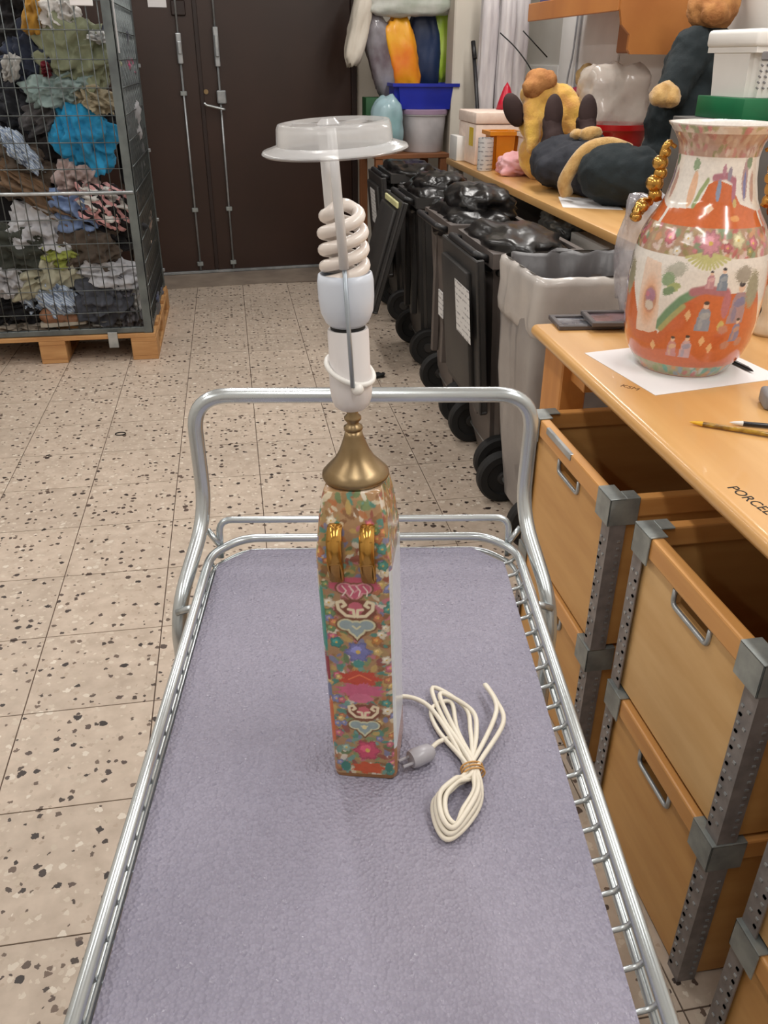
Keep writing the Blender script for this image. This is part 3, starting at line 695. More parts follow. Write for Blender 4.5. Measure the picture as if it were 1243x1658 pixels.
def crate(name, loc, ly, h, label, light=True, dx=.50, seed=0):
    """open transport crate: front faces -x, local origin at its front centre on the floor"""
    e = empty(name, loc, 0, label, 'crate', 'stacked plywood crates under the workbench')
    P = M_ply_light if light else M_ply
    t = .012; hy = ly/2; zr = h-.042
    sl = .058; s0, s1 = zr-.034, zr-.004                                   # slot
    mb = MB()
    mb.bx(.004, .004+t, -hy+.006, -sl, .006, zr); mb.bx(.004, .004+t, sl, hy-.006, .006, zr)
    mb.bx(.004, .004+t, -sl, sl, .006, s0); mb.bx(.004, .004+t, -sl, sl, s1, zr)
    bmesh.ops.remove_doubles(mb.bm, verts=mb.bm.verts, dist=1e-5)
    mb.build('front_panel', P, e)
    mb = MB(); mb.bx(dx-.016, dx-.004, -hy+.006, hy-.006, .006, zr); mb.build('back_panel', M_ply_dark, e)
    for sg in (-1, 1):
        y0 = sg*(hy-.004); mb = MB(); mb.bx(.016, dx-.016, min(y0, y0-sg*t), max(y0, y0-sg*t), .006, zr); mb.build('side_panel', M_ply if sg < 0 else M_ply, e)
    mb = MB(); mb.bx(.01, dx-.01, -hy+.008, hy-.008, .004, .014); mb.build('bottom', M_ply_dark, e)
    for k, (x0, x1, ya, yb) in enumerate(((-.006, .018, -hy, hy), (dx-.018, dx+.006, -hy, hy), (.018, dx-.018, -hy-.002, -hy+.022), (.018, dx-.018, hy-.022, hy+.002))):
        mb = MB(); mb.bx(x0, x1, ya, yb, zr, h, .004, 2); mb.build('top_rail', M_rail, e)
    # slot with a bright lip
    mb = MB(); mb.tube(fillet([(.002, -sl, s1-.001), (.002, -sl, s0-.002), (.002, sl, s0-.002), (.002, sl, s1-.001)], .012, 5), .0045, 8); mb.build('handle_lip', M_galv, e, True)
    cs = .062
    for sy in (-1, 1):
        for xf in (0, 1):
            x = -.010 if xf == 0 else dx+.010; sx = 1 if xf == 0 else -1
            y = sy*(hy+.005)
            # vertical angle strip
            mb = MB()
            mb.bx(min(x+sx*.006, x+sx*.0085), max(x+sx*.006, x+sx*.0085), min(y-sy*.003, y-sy*.036), max(y-sy*.003, y-sy*.036), 0.0, h-.05)
            mb.bx(min(x+sx*.006, x+sx*.04), max(x+sx*.006, x+sx*.04), min(y-sy*.0005, y-sy*.003), max(y-sy*.0005, y-sy*.003), 0.0, h-.05)
            st = mb.build('corner_strip', M_strip, e)
            if xf == 0:
                mb = MB()
                for q in range(int((h-.08)/.0165)):
                    z = .02+q*.0165
                    for (px_, py_) in ((x+.0056, y-sy*.028), (x+.0056, y-sy*.012) if q % 2 else (x+.0056, y-sy*.028)):
                        mb.box((px_, py_, z), (.003, .006, .004))
                    mb.box((x+.030, y, z), (.006, .003, .004))
                r_ = mb.build('rivets', M_galv, st); r_['kind'] = 'stuff'
            # top corner bracket, wrapped round the rails
            mb = MB()
            mb.bx(min(x, x+sx*.003), max(x, x+sx*.003), min(y, y-sy*cs), max(y, y-sy*cs), h-.056, h+.003, .001)
            mb.bx(min(x, x+sx*cs), max(x, x+sx*cs), min(y, y-sy*.003), max(y, y-sy*.003), h-.056, h+.003, .001)
            mb.bx(min(x, x+sx*.034), max(x, x+sx*.034), min(y, y-sy*cs), max(y, y-sy*cs), h, h+.0035, .001)
            mb.bx(min(x+sx*.034, x+sx*cs), max(x+sx*.034, x+sx*cs), min(y, y-sy*.034), max(y, y-sy*.034), h, h+.0034, .001)
            mb.build('corner_bracket', M_bracket, e)
    return e
XF = .683
c1 = crate('wooden_crate', (XF, 1.002, 0), .405, .352, 'plywood crate on the floor under the pale faced crate', False)
c2 = crate('wooden_crate', (XF+.002, 1.004, .356), .405, .360, 'pale faced plywood crate on top of the middle stack', True)
c3 = crate('wooden_crate', (XF, 1.547, 0), .465, .345, 'plywood crate on the floor in the stack by the bench leg', False)
c4 = crate('wooden_crate', (XF-.002, 1.545, .349), .465, .360, 'plywood crate on top of the stack by the bench leg, scuffed front rail', False)
c5 = crate('wooden_crate', (XF+.002, .50, 0), .405, .300, 'plywood crate on the floor nearest the camera at lower right', False)
c6 = crate('wooden_crate', (XF+.004, .498, .304), .405, .36, 'pale plywood crate nearest the camera, on top of its stack at right', True)
mb = MB(); mb.bx(-.0085, .0, -.02, .13, .345, .3605, .001); mb.build('worn_edge_plate', M_galv, c4)

# ================================================================== LARGE VASE
VC = (.985, 1.69, .8412); VS = .83
vprof = [(0, .112), (.004, .117), (.015, .128), (.04, .149), (.07, .162), (.111, .170), (.18, .173), (.24, .169), (.285, .158), (.315, .142), (.335, .126), (.36, .111), (.40, .099), (.44, .094), (.465, .099), (.485, .113), (.499, .127), (.5035, .1295)]
vase = empty('porcelain_vase', VC, 0, 'large orange and white porcelain vase with gold neck ornaments on the workbench', 'vase')
VNZ, VNP = 330, 420
vz_ = np.linspace(0, .5035, VNZ); vr_ = np.interp(vz_, [p[1-1] for p in vprof], [p[1] for p in vprof])*VS
ker = np.ones(9)/9; vr_s = np.convolve(np.pad(vr_, 4, mode='edge'), ker, 'valid'); vr_s[:4] = vr_[:4]; vr_s[-4:] = vr_[-4:]
phi0 = math.atan2(-VC[1], -VC[0])
ph = np.linspace(-math.pi, math.pi, VNP, endpoint=False)
PH, ZZ = np.meshgrid(np.degrees(ph), vz_); RRR = np.repeat(vr_s[:, None], VNP, 1)
ang = np.radians(PH)+phi0
Vv = np.stack([RRR*np.cos(ang), RRR*np.sin(ang), ZZ], -1).reshape(-1, 3)
px_ = PH.ravel()*.0026; pz_ = ZZ.ravel()      # paint plane: degrees -> metres (mid radius .149)
vp = Painter(px_, pz_, (236, 230, 222), 9); D = .0026
rr = np.random.RandomState(12)
fl = [(206, 120, 134), (226, 214, 196), (150, 140, 84), (196, 96, 96), (214, 150, 110), (128, 156, 120), (182, 160, 120), (222, 196, 190), (164, 120, 96)]
def band(z0, z1, n, base, pal_, s0, s1, seed):
    q = np.random.RandomState(seed); mk = ((pz_ > z0) & (pz_ < z1)).astype(float)
    vp.c += (np.array(base, float)-vp.c)*mk[:, None]
    for i in range(n):
        vp.blot(q.uniform(-180, 180)*D, q.uniform(z0, z1), q.uniform(s0, s1), q.uniform(s0, s1)*.8, pal_[q.randint(len(pal_))], q.uniform(0, 3), a=.85, mask=mk, ragged=.4, soft=.3)
    return mk
OR, OR2 = (212, 102, 50), (198, 88, 40)
body = ((pz_ > .03) & (pz_ < .262)).astype(float)
neck = ((pz_ > .318) & (pz_ < .445)).astype(float)
# repeated pictures round the body, the seen one centred on 8 degrees
for rep in (-120, 0, 120):
    o = rep*D
    # white sky, orange court
    vp.poly([(o-24*D, .03), (o-24*D, .10), (o-16*D, .135), (o-8*D, .175), (o+4*D, .195), (o+60*D, .195), (o+78*D, .10), (o+78*D, .03)], OR, body)
    vp.poly([(o-52*D, .03), (o-52*D, .115), (o-24*D, .105), (o-24*D, .03)], OR, body)
    # green hill running up from the left
    vp.line([(o-25*D, .118), (o-17*D, .150), (o-8*D, .178), (o+2*D, .197)], .011, (112, 152, 112), body)
    vp.line([(o-22*D, .112), (o-14*D, .140), (o-6*D, .165)], .007, (174, 170, 104), body)
    vp.line([(o+0*D, .196), (o+10*D, .203), (o+26*D, .198)], .011, (178, 108, 116), body)
    vp.blot(o+28*D, .172, .010, .030, (188, 110, 122), mask=body); vp.blot(o+27*D, .128, .008, .012, (206, 184, 106), mask=body)
    # foliage upper left
    for (a_, z_, rx, rz, c_) in ((-17, .235, .026, .016, (186, 186, 172)), (-22, .215, .016, .015, (140, 168, 128)), (-17, .200, .018, .010, (170, 182, 116)), (-20, .192, .014, .009, (122, 150, 110))):
        vp.blot(o+a_*D, z_, rx, rz, c_, .5, mask=body, ragged=.4)
    # peach panel with a medallion at the left
    vp.poly([(o-48*D, .095), (o-48*D, .25), (o-31*D, .245), (o-27*D, .20), (o-26*D, .105), (o-32*D, .098)], (238, 210, 190), body)
    vp.blot(o-37*D, .165, .026, .062, (232, 166, 124), mask=body, soft=.6, ragged=.05)
    vp.blot(o-36*D, .168, .0175, .030, (204, 146, 116), mask=body, ragged=.05); vp.blot(o-36*D, .176, .014, .016, (176, 124, 148), mask=body); vp.blot(o-36*D, .156, .012, .011, (216, 200, 184), mask=body); vp.blot(o-39*D, .178, .006, .006, (206, 120, 140), mask=body)
    # figures
    def figure(a_, z_, h_, robe, sash, hair=(60, 52, 56)):
        x = o+a_*D
        vp.poly([(x-.28*h_, z_-.5*h_), (x+.24*h_, z_-.5*h_), (x+.2*h_, z_+.12*h_), (x+.12*h_, z_+.26*h_), (x-.12*h_, z_+.26*h_), (x-.2*h_, z_+.1*h_)], robe, body)
        vp.blot(x+.02*h_, z_+.02*h_, .2*h_, .12*h_, sash, .3, mask=body, a=.8); vp.blot(x-.1*h_, z_-.28*h_, .08*h_, .2*h_, sash, mask=body, a=.6)
        vp.blot(x, z_+.36*h_, .1*h_, .12*h_, (234, 196, 170), mask=body, ragged=.05); vp.blot(x, z_+.45*h_, .1*h_, .07*h_, hair, mask=body, ragged=.1)
    figure(12, .148, .062, (134, 146, 166), (168, 172, 176)); figure(2, .080, .052, (206, 170, 178), (150, 156, 186)); figure(-10, .077, .046, (206, 140, 140), (226, 190, 150))
    figure(12, .222, .036, (196, 140, 150), (228, 180, 180)); figure(22, .224, .044, (122, 138, 158), (160, 170, 180)); figure(40, .175, .085, (170, 138, 146), (116, 122, 170)); figure(43, .118, .05, (132, 130, 170), (206, 150, 120))
    vp.blot(o+40*D, .232, .022, .018, (166, 158, 144), mask=body, ragged=.4); vp.blot(o+52*D, .20, .02, .04, (160, 156, 128), mask=body, ragged=.4)
    for a_, z_ in ((-1, .148), (22, .080), (-28, .072), (14, .095)):
        x = o+a_*D; vp.poly([(x-.007, z_), (x, z_+.013), (x+.007, z_), (x, z_-.013)], (238, 186, 130), body)
    for a_, z_ in ((30, .12), (36, .085), (50, .09)): vp.blot(o+a_*D, z_, .012, .010, (196, 130, 110), mask=body, ragged=.4)
band(.262, .318, 330, (176, 140, 112), fl, .006, .013, 3)
mkb = ((pz_ > .235) & (pz_ < .335)).astype(float)
for rep in (-120, 0, 120):
    o = rep*D
    for k in range(-6, 7):      # fan of pale leaves below the big pink flower
        vp.line([(o+7*D, .276), (o+(7+3.0*k)*D, .262-.020*math.cos(k*.26))], .0032, (196, 194, 124), mkb)
    vp.flower(o+7*D, .291, .024, (212, 140, 154), mkb, 9); vp.flower(o-13*D, .297, .013, (228, 214, 200), mkb); vp.flower(o-30*D, .295, .014, (206, 104, 118), mkb); vp.flower(o+32*D, .297, .016, (216, 206, 160), mkb); vp.flower(o+22*D, .283, .010, (190, 100, 106), mkb); vp.flower(o+48*D, .29, .014, (198, 110, 122), mkb)
    vp.flower(o-20*D, .272, .010, (224, 216, 204), mkb); vp.flower(o+44*D, .275, .010, (150, 146, 90), mkb)
# neck picture
vp.c += (np.array((236, 230, 222.))-vp.c)*neck[:, None]
NM = ((pz_ > .315) & (pz_ < .46)).astype(float)
for rep in (-120, 0, 120):
    o = rep*D
    vp.poly([(o-50*D, .318), (o-50*D, .345), (o-20*D, .350), (o-12*D, .365), (o-6*D, .395), (o+4*D, .405), (o+24*D, .395), (o+38*D, .36), (o+66*D, .345), (o+66*D, .318)], OR, NM)
    vp.blot(o-26*D, .385, .014, .036, (236, 186, 150), mask=NM, ragged=.1); vp.line([(o-19*D, .355), (o-15*D, .38), (o-8*D, .402)], .007, (150, 168, 112), NM)
    vp.blot(o-28*D, .430, .014, .012, (140, 166, 130), mask=NM, ragged=.4)
    vp.line([(o+0*D, .408), (o+16*D, .412), (o+28*D, .402)], .008, (178, 112, 130), NM)
    for a_, z_, rx, rz, c_ in ((8, .385, .008, .022, (134, 150, 182)), (12, .422, .007, .012, (188, 130, 150)), (20, .415, .008, .014, (150, 140, 160)), (28, .385, .008, .026, (180, 110, 130)), (30, .362, .007, .008, (206, 176, 106)), (44, .405, .014, .040, (176, 144, 146)), (44, .395, .006, .028, (120, 122, 174)), (50, .437, .014, .014, (128, 150, 116)), (58, .39, .012, .03, (196, 160, 150))):
        vp.blot(o+a_*D, z_, rx, rz, c_, mask=NM, ragged=.3)
    vp.poly([(o-6*D, .352), (o+0*D, .362), (o+6*D, .352), (o, .342)], (240, 200, 170), NM); vp.blot(o+30*D, .335, .014, .006, (236, 160, 90), mask=NM)
band(.445, .488, 160, (190, 156, 140), [(196, 130, 130), (206, 180, 160), (150, 144, 100), (216, 196, 186), (176, 120, 110)], .006, .013, 5)
band(.488, .51, 90, (232, 220, 212), [(214, 130, 146), (150, 168, 130), (240, 236, 230), (196, 190, 150)], .007, .014, 6)
vp.c += (np.array((226, 216, 208.))-vp.c)*(pz_ > .5005)[:, None]
band(-.01, .030, 170, (176, 166, 130), [(92, 168, 148), (206, 110, 110), (216, 150, 90), (150, 164, 110), (196, 200, 196), (140, 160, 176)], .007, .014, 8)
vp.c += (np.array((222, 170, 140.))-vp.c)*(pz_ < .0035)[:, None]
g_ = vp.c.mean(1, keepdims=True)
vp.c = vp.c*.86+.07*g_+.07*np.array((200., 180, 160))
fs = []
for k in range(VNZ-1):
    for i in range(VNP):
        a = k*VNP+i; c_ = k*VNP+(i+1) % VNP; fs.append((a, c_, c_+VNP, a+VNP))
fs.append(tuple(range(VNP-1, -1, -1)))
Vl = [tuple(v) for v in Vv]; cl = list(vp.c)
# inner wall down from the lip
nb = len(Vl)
inner = [(.1255*VS, .5035), (.119*VS, .497), (.105*VS, .48), (.088*VS, .45), (.088*VS, .42), (.105*VS, .35), (.15*VS, .28)]
base_i = (VNZ-1)*VNP
for r_, z_ in inner:
    for i in range(VNP):
        a = ph[i]+phi0; Vl.append((r_*math.cos(a), r_*math.sin(a), z_)); cl.append(np.array((228., 222, 216)))
prev = base_i
for k in range(len(inner)):
    cur = nb+k*VNP
    for i in range(VNP):
        j = (i+1) % VNP; fs.append((prev+i, prev+j, cur+j, cur+i))
    prev = cur
painted('vase_body', Vl, fs, np.array(cl), mat_attr('enamelled_porcelain', .16, .5, .5), vase)
# gold ornaments climbing the neck on both sides
for sg, nm in ((-1, 'l'), (1, 'r')):
    a0 = phi0+R(-82 if sg < 0 else 84)
    ca, sa = math.cos(a0), math.sin(a0)
    mb = MB()
    def gp(r_, z_, t_=0): return (r_*ca-t_*sa, r_*sa+t_*ca, z_)
    for r_, z_, q in ((.104, .445, .011), (.112, .425, .017), (.108, .405, .014), (.117, .385, .019), (.113, .362, .015)):
        mb.ball(gp(r_, z_), (q, q, q*.95), sub=2)
    mb.tube(catmull([gp(.086, .455), gp(.100, .462), gp(.108, .450), gp(.112, .42), gp(.116, .385), gp(.104, .350)], 5), [.004]*4+[.008]*22, 8)
    mb.build('neck_ornament', M_gold, vase, True)
    mb = MB()
    for r_, z_, t_, q in ((.132, .340, -.012, .014), (.137, .338, .006, .015), (.142, .328, -.004, .014), (.145, .318, .012, .012), (.146, .315, -.014, .012)): mb.ball(gp(r_, z_, t_), (q, q, q*.9), sub=2)
    mb.tube(catmull([gp(.118, .345, -.02), gp(.14, .345, 0), gp(.148, .322, .018)], 5), .009, 8)
    mb.build('shoulder_ornament', M_gold, vase, True)

# ---- things on the workbench
DZ = .8403
def flat(name, label, cat, pts, z0, z1, m, group=None):
    cx = sum(p[0] for p in pts)/len(pts); cy = sum(p[1] for p in pts)/len(pts)
    mb = MB(); mb.prism([(x-cx, y-cy) for x, y in pts], 0, z1-z0); o = mb.build(name, m)
    o.location = (cx, cy, z0); tag(o, label, cat, group); return o
flat('paper_sheet', 'white paper sheet lying under the porcelain vase', 'paper', [(.797, 1.80), (.836, 1.508), (1.165, 1.566), (1.126, 1.858)], DZ, DZ+.0008, M_paper)
def pen(name, label, a, b_, r_, mats, zz=DZ):
    A = Vector((a[0], a[1], zz+r_)); B = Vector((b_[0], b_[1], zz+r_)); L = (B-A).length
    e = empty(name, A, math.atan2((B-A).y, (B-A).x), label, 'pen')
    X = rotm(0, R(90), 0)
    def seg(nm, pr_, m_): mb = MB(); mb.lathe(pr_, 14, X, True, True); mb.build(nm, m_, e, True, angle=40)
    seg('tip', [(.0007, 0), (r_*.55, .008), (r_*.98, .024)], mats[0])
    seg('barrel', [(r_*.9, .024), (r_*.9, L-.012), (r_*.7, L-.010)], mats[1])
    seg('end_plug', [(r_*.7, L-.010), (r_*.8, L-.004), (r_*.4, L)], mats[2])
    return e
M_yel = mat('yellow_plastic', (236, 184, 48), .3); M_clearyel = mat('clear_yellow_barrel', (186, 146, 50), .15, 0, (120, 84, 30), 60, alpha=.9)
M_navyp = mat('dark_pen_barrel', (30, 30, 36), .25)
pen('ballpoint_pen', 'yellow ballpoint pen lying on the front of the workbench', (.830, 1.352), (.958, 1.262), .0050, (M_yel, M_clearyel, M_yel))
pen('ballpoint_pen', 'black pen with a white tip lying beside the yellow pen', (.905, 1.338), (1.03, 1.285), .0050, (M_white, M_navyp, M_navyp))
pen('ballpoint_pen', 'black pen lying on the paper sheet behind the vase foot', (1.114, 1.602), (1.10, 1.73), .0052, (M_navyp, M_navyp, M_navyp), DZ+.0009)
mb = MB(); mb.bx(-.05, .05, -.03, .03, 0, .034, .008, 3); o = mb.build('grey_box', mat('grey_plastic', (136, 136, 138), .5), None, True, angle=50); o.location = (1.068, 1.405, DZ); o.rotation_euler = (0, 0, R(-20))
tag(o, 'small grey plastic box at the right edge of the workbench', 'box')
# picture frames
M_fr = mat('grey_frame', (92, 88, 90), .35); M_fp = mat('pinkish_print', (150, 118, 122), .25, 0, (70, 62, 72), 9, coat=.4)
def pframe(loc, sx, sy, rz, label, mp):
    e = empty('picture_frame', loc, rz, label, 'picture frame')
    for nm, (x0, x1, y0, y1) in enumerate(((-sx, sx, -sy, -sy+.014), (-sx, sx, sy-.014, sy), (-sx, -sx+.014, -sy+.014, sy-.014), (sx-.014, sx, -sy+.014, sy-.014))):
        mb = MB(); mb.bx(x0, x1, y0, y1, 0, .012, .002); mb.build('frame_bar', M_fr, e)
    mb = MB(); mb.bx(-sx+.013, sx-.013, -sy+.013, sy-.013, .001, .006); mb.build('print', mp, e)
pframe((.892, 2.035, DZ), .085, .055, R(-5), 'grey framed dark print lying flat at the far end of the workbench', mat('dark_print', (60, 62, 74), .25, 0, (150, 150, 154), 12, coat=.3))
pframe((.985, 2.005, DZ+.0145), .10, .060, R(-7), 'glossy framed pinkish print overlapping the dark print', M_fp)
o = None
mb = MB(); mb.lathe([(.006, 0), (.0075, .004), (.0075, .03), (.005, .034)], 14, rotm(0, R(90), 0), True, True); o = mb.build('metal_cap', M_brass, None, True, angle=40); o.location = (.972, 1.925, DZ+.0076); o.rotation_euler = (0, 0, R(-25)); tag(o, 'small brassy metal cap lying in front of the framed prints', 'cap')
# clear plastic wrapped goods standing behind the vase
M_wrap = mat('clear_plastic_wrap', (206, 206, 212), .12, 0, (150, 146, 152), 14, .8, 40, alpha=.55, coat=.6)
o = crumple('plastic_wrap', M_wrap, (.15, .13, .29), 21, .5, 4, lump=.12, pw=4); o.location = (1.055, 2.06, DZ+.022+.145); tag(o, 'crumpled clear plastic bag standing on the prints left of the vase', 'plastic bag')
# small porcelain and pink blossom at the right edge
e = empty('porcelain_figurine', (1.32, 1.88, DZ), 0, 'small white porcelain figurine with a pink blossom behind the vase at right', 'figurine')
mb = MB(); mb.lathe([(.035, 0), (.04, .01), (.03, .03), (.024, .06), (.034, .10), (.02, .13), (.012, .14)], 24, None, True, True); mb.build('body', mat('cream_porcelain', (226, 208, 180), .25), e, True)
mb = MB()
for k in range(6): mb.ball((.022*math.cos(k*1.05), .022*math.sin(k*1.05), .16), (.018, .018, .02), None, 1)
mb.ball((0, 0, .17), .02, None, 1); mb.build('blossom', mat('pink_glaze', (222, 88, 140), .3), e, True)
# second, half hidden orange vase
mb = MB(); mb.lathe([(.05, 0), (.07, .03), (.085, .1), (.08, .17), (.05, .21), (.04, .24), (.055, .27), (.05, .268), (.035, .24)], 36, None, True, False)
o = mb.build('orange_vase', mat('orange_enamel', (206, 106, 48), .2, 0, (226, 170, 130), 20, coat=.4), None, True); o.location = (1.46, 2.0, DZ); tag(o, 'small orange vase behind the large vase at the right edge', 'vase')
# bagged things on the floor under the workbench
o = crumple('plastic_bag', mat('milky_plastic_bag', (206, 202, 204), .25, 0, (150, 156, 176), 7, .6, 30, coat=.3), (.36, .34, .60), 31, .6, 4, lump=.12, pw=3.5); o.location = (1.42, 1.62, .34)
tag(o, 'milky plastic bag of goods under the workbench behind the crates', 'plastic bag')
# ================================================================== WHEELED BINS along the aisle (wheels and lids on the aisle side)
M_bin = mat('dark_grey_bin_plastic', (44, 43, 43), .5, 0, (54, 52, 51), 5, .03, 100)
M_binbrown = mat('brown_grey_bin_plastic', (98, 90, 86), .5, 0, (84, 77, 74), 4, .03, 100)
M_bag = mat('black_bin_bag', (15, 14, 15), .3, 0, (22, 20, 20), 6, .5, 26)
def mat_label(name):
    m, nt, b = newmat(name); tc = nt.add('ShaderNodeTexCoord')
    wv = nt.add('ShaderNodeTexWave', bands_direction='Z'); wv.inputs['Scale'].default_value = 14; wv.inputs['Distortion'].default_value = .4; nt.link(tc.outputs['Object'], wv.inputs['Vector'])
    n = nt.add('ShaderNodeTexNoise'); n.inputs['Scale'].default_value = 55; nt.link(tc.outputs['Object'], n.inputs['Vector'])
    mu = nt.add('ShaderNodeMath', operation='MULTIPLY'); nt.link(wv.outputs['Fac'], mu.inputs[0]); nt.link(n.outputs['Fac'], mu.inputs[1])
    cr = nt.add('ShaderNodeValToRGB'); cr.color_ramp.elements[0].position = .42; cr.color_ramp.elements[1].position = .5
    cr.color_ramp.elements[0].color = lin((214, 214, 214)); cr.color_ramp.elements[1].color = lin((150, 150, 154)); nt.link(mu.outputs[0], cr.inputs['Fac'])
    nt.link(cr.outputs['Color'], b.inputs['Base Color']); b.inputs['Roughness'].default_value = .5; return m
M_label = mat_label('printed_paper_label')
def wheels(e, x, z, hw, r=.098, wd=.045):
    ax = MB(); ax.tube([(x, -hw+.02, z), (x, hw-.02, z)], .011, 8); ax.build('axle', M_galv, e, True)
    for sy in (-1, 1):
        mb = MB(); Mw = Matrix.Translation((x, sy*(hw-.0), z)) @ rotm(R(90), 0, 0)
        mb.lathe([(0, -wd/2+.01), (r*.62, -wd/2+.006), (r*.66, -wd/2), (r*.92, -wd/2), (r, -wd/2+.008), (r, wd/2-.008), (r*.92, wd/2), (r*.66, wd/2), (r*.62, wd/2-.006), (0, wd/2-.01)], 32, Mw)
        w_ = mb.build('wheel', M_rubber, e, True, angle=35)
        mb = MB(); mb.lathe([(0, -wd/2-.004), (.022, -wd/2-.004), (.026, -wd/2+.008), (.026, wd/2-.008), (.022, wd/2+.004), (0, wd/2+.004)], 20, Mw); mb.build('hub', M_bin, w_, True, angle=35)
def wheelie(x, y, label, bodymat, hw=.235, dep=.30, h=.87, lid=True, lab=None, labz=.0, bag=True, seed=0, rz=0, lidtilt=5, lablen=(.21, .15)):
    e = empty('wheelie_bin', (x, y, 0), rz, label, 'bin', 'wheeled bins along the aisle')
    mb = MB()
    def loop(x0, x1, hy, z): return [mb.bm.verts.new(p) for p in ((x0, -hy, z), (x1, -hy, z), (x1, hy, z), (x0, hy, z))]
    L = [loop(.08, dep-.03, hw-.075, .03), loop(.045, dep-.02, hw-.055, .16), loop(.0, dep, hw-.012, h-.05), loop(-.018, dep+.018, hw+.008, h-.05), loop(-.018, dep+.018, hw+.008, h), loop(.004, dep-.004, hw-.018, h), loop(.03, dep-.03, hw-.04, h-.35)]
    mb.bm.faces.new(list(reversed(L[0])))
    for A, B in zip(L, L[1:]):
        for k in range(4): mb.bm.faces.new((A[k], A[(k+1) % 4], B[(k+1) % 4], B[k]))
    mb.bm.faces.new(L[-1])
    bmesh.ops.bevel(mb.bm, geom=[ed for ed in mb.bm.edges if abs(ed.verts[0].co.z-ed.verts[1].co.z) > .1], offset=.03, segments=3, affect='EDGES')
    mb.build('body', bodymat, e, True, angle=30)
    for yy in (-.09, .09):
        mb = MB(); mb.bx(-.004, .03, yy-.012, yy+.012, .25, h-.06, .006); mb.build('rib', bodymat, e)
    mb = MB(); mb.tube(fillet([(-.01, -hw+.05, h-.03), (-.06, -hw+.05, h-.012), (-.06, hw-.05, h-.012), (-.01, hw-.05, h-.03)], .02), .013, 10); mb.build('handle_bar', M_blackpl, e, True)
    wheels(e, .07, .100, hw-.03)
    if lid:
        # lid thrown open: it hangs from the hinge bar down the aisle side
        mb = MB(); Ml = Matrix.Translation((-.075, 0, h+.0)) @ rotm(0, R(90-lidtilt), 0)
        mb.box((.30, 0, 0), (.56, 2*hw+.02, .012), None, .004); mb.box((.30, 0, -.016), (.46, 2*hw-.10, .024), None, .010, 2)
        for yy in (-hw, hw): mb.box((.30, yy, .012), (.56, .012, .03), None, .004)
        mb.box((.575, 0, .010), (.012, 2*hw+.02, .03), None, .004)
        mb.bm.transform(Ml); ld = mb.build('lid', M_bin, e, True, angle=30)
        if lab:
            u0, v0 = lab; l2, w2 = lablen
            mb = MB(); mb.box((u0, v0, -.0295), (l2, w2, .001)); mb.bm.transform(Ml); mb.build('label', M_label, ld)
    if bag:
        o = crumple('bin_bag', M_bag, (dep-.02, 2*hw+.03, .15), 50+seed, .9, 4, e, lump=.16, pw=4); o.location = (dep/2-.02, 0, h-.03)
    return e
wheelie(.865, 2.985, 'black wheeled bin with a large white label on its lid, beside the lined bin', M_binbrown, lab=(.215, -.135), seed=1, h=.88, lablen=(.19, .20))
b2 = wheelie(.87, 3.60, 'brown grey wheeled bin with a small sticker, second of the black bagged bins', M_binbrown, seed=2, h=.87, lid=False)
mb = MB(); mb.bx(.0, .004, -.16, -.08, .47, .58); mb.bm.transform(rotm(0, R(-2), 0)); o = mb.build('label', M_label, b2)
b3 = wheelie(.90, 4.42, 'dark wheeled bin with a pale yellow strip, third of the black bagged bins', M_bin, seed=3, h=.86, lidtilt=-16)
mb = MB(); mb.box((0, 0, 0), (.012, .34, .03), None, .003); o = mb.build('strip', mat('pale_yellow_strip', (216, 214, 160), .5), b3); o.location = (-.10, -.02, .82)
wheelie(.93, 5.28, 'farthest black wheeled bin, with a white label, by the brown door', M_bin, lab=(.20, -.03), seed=4, h=.87, lablen=(.20, .17))
# loose black sack heaped over the second bin
o = crumple('bin_bag', M_bag, (.26, .38, .18), 66, .9, 4, b2, lump=.2, pw=3.2); o.location = (.17, .05, .90)
o = crumple('bin_bag', M_bag, (.26, .34, .14), 67, 1.0, 4, b3, lump=.2, pw=3.2); o.location = (.15, .0, .88)
# ---- grey bin lined with a translucent sack folded over its rim
gb = empty('lined_bin', (.845, 2.46, -.0), R(1), 'tall grey wheeled bin lined with a translucent sack, beyond the workbench end', 'bin')
M_liner = mat('grey_sack_liner', (190, 184, 178), .3, 0, (170, 164, 160), 5, .45, 22, coat=.2)
M_linershade = mat('grey_sack_inside_shaded', (74, 72, 74), .35, 0, (58, 55, 57), 4, .5, 18)  # darker copy of the sack colour; shade inside the bin is painted in
mb = MB()
def lp(x0, x1, hy, z, f=0): return [mb.bm.verts.new(p) for p in ((x0, -hy, z), (x1, -hy, z), (x1, hy, z), (x0, hy, z))]
Ls = [lp(.09, .42, .13, .03), lp(.05, .44, .14, .16), lp(.03, .46, .165, .83)]
mb.bm.faces.new(list(reversed(Ls[0])))
for A, B in zip(Ls, Ls[1:]):
    for k in range(4): mb.bm.faces.new((A[k], A[(k+1) % 4], B[(k+1) % 4], B[k]))
bmesh.ops.bevel(mb.bm, geom=[ed for ed in mb.bm.edges if abs(ed.verts[0].co.z-ed.verts[1].co.z) > .1], offset=.03, segments=3, affect='EDGES')
mb.build('body', M_binbrown, gb, True, angle=30)
wheels(gb, .065, .100, .175)
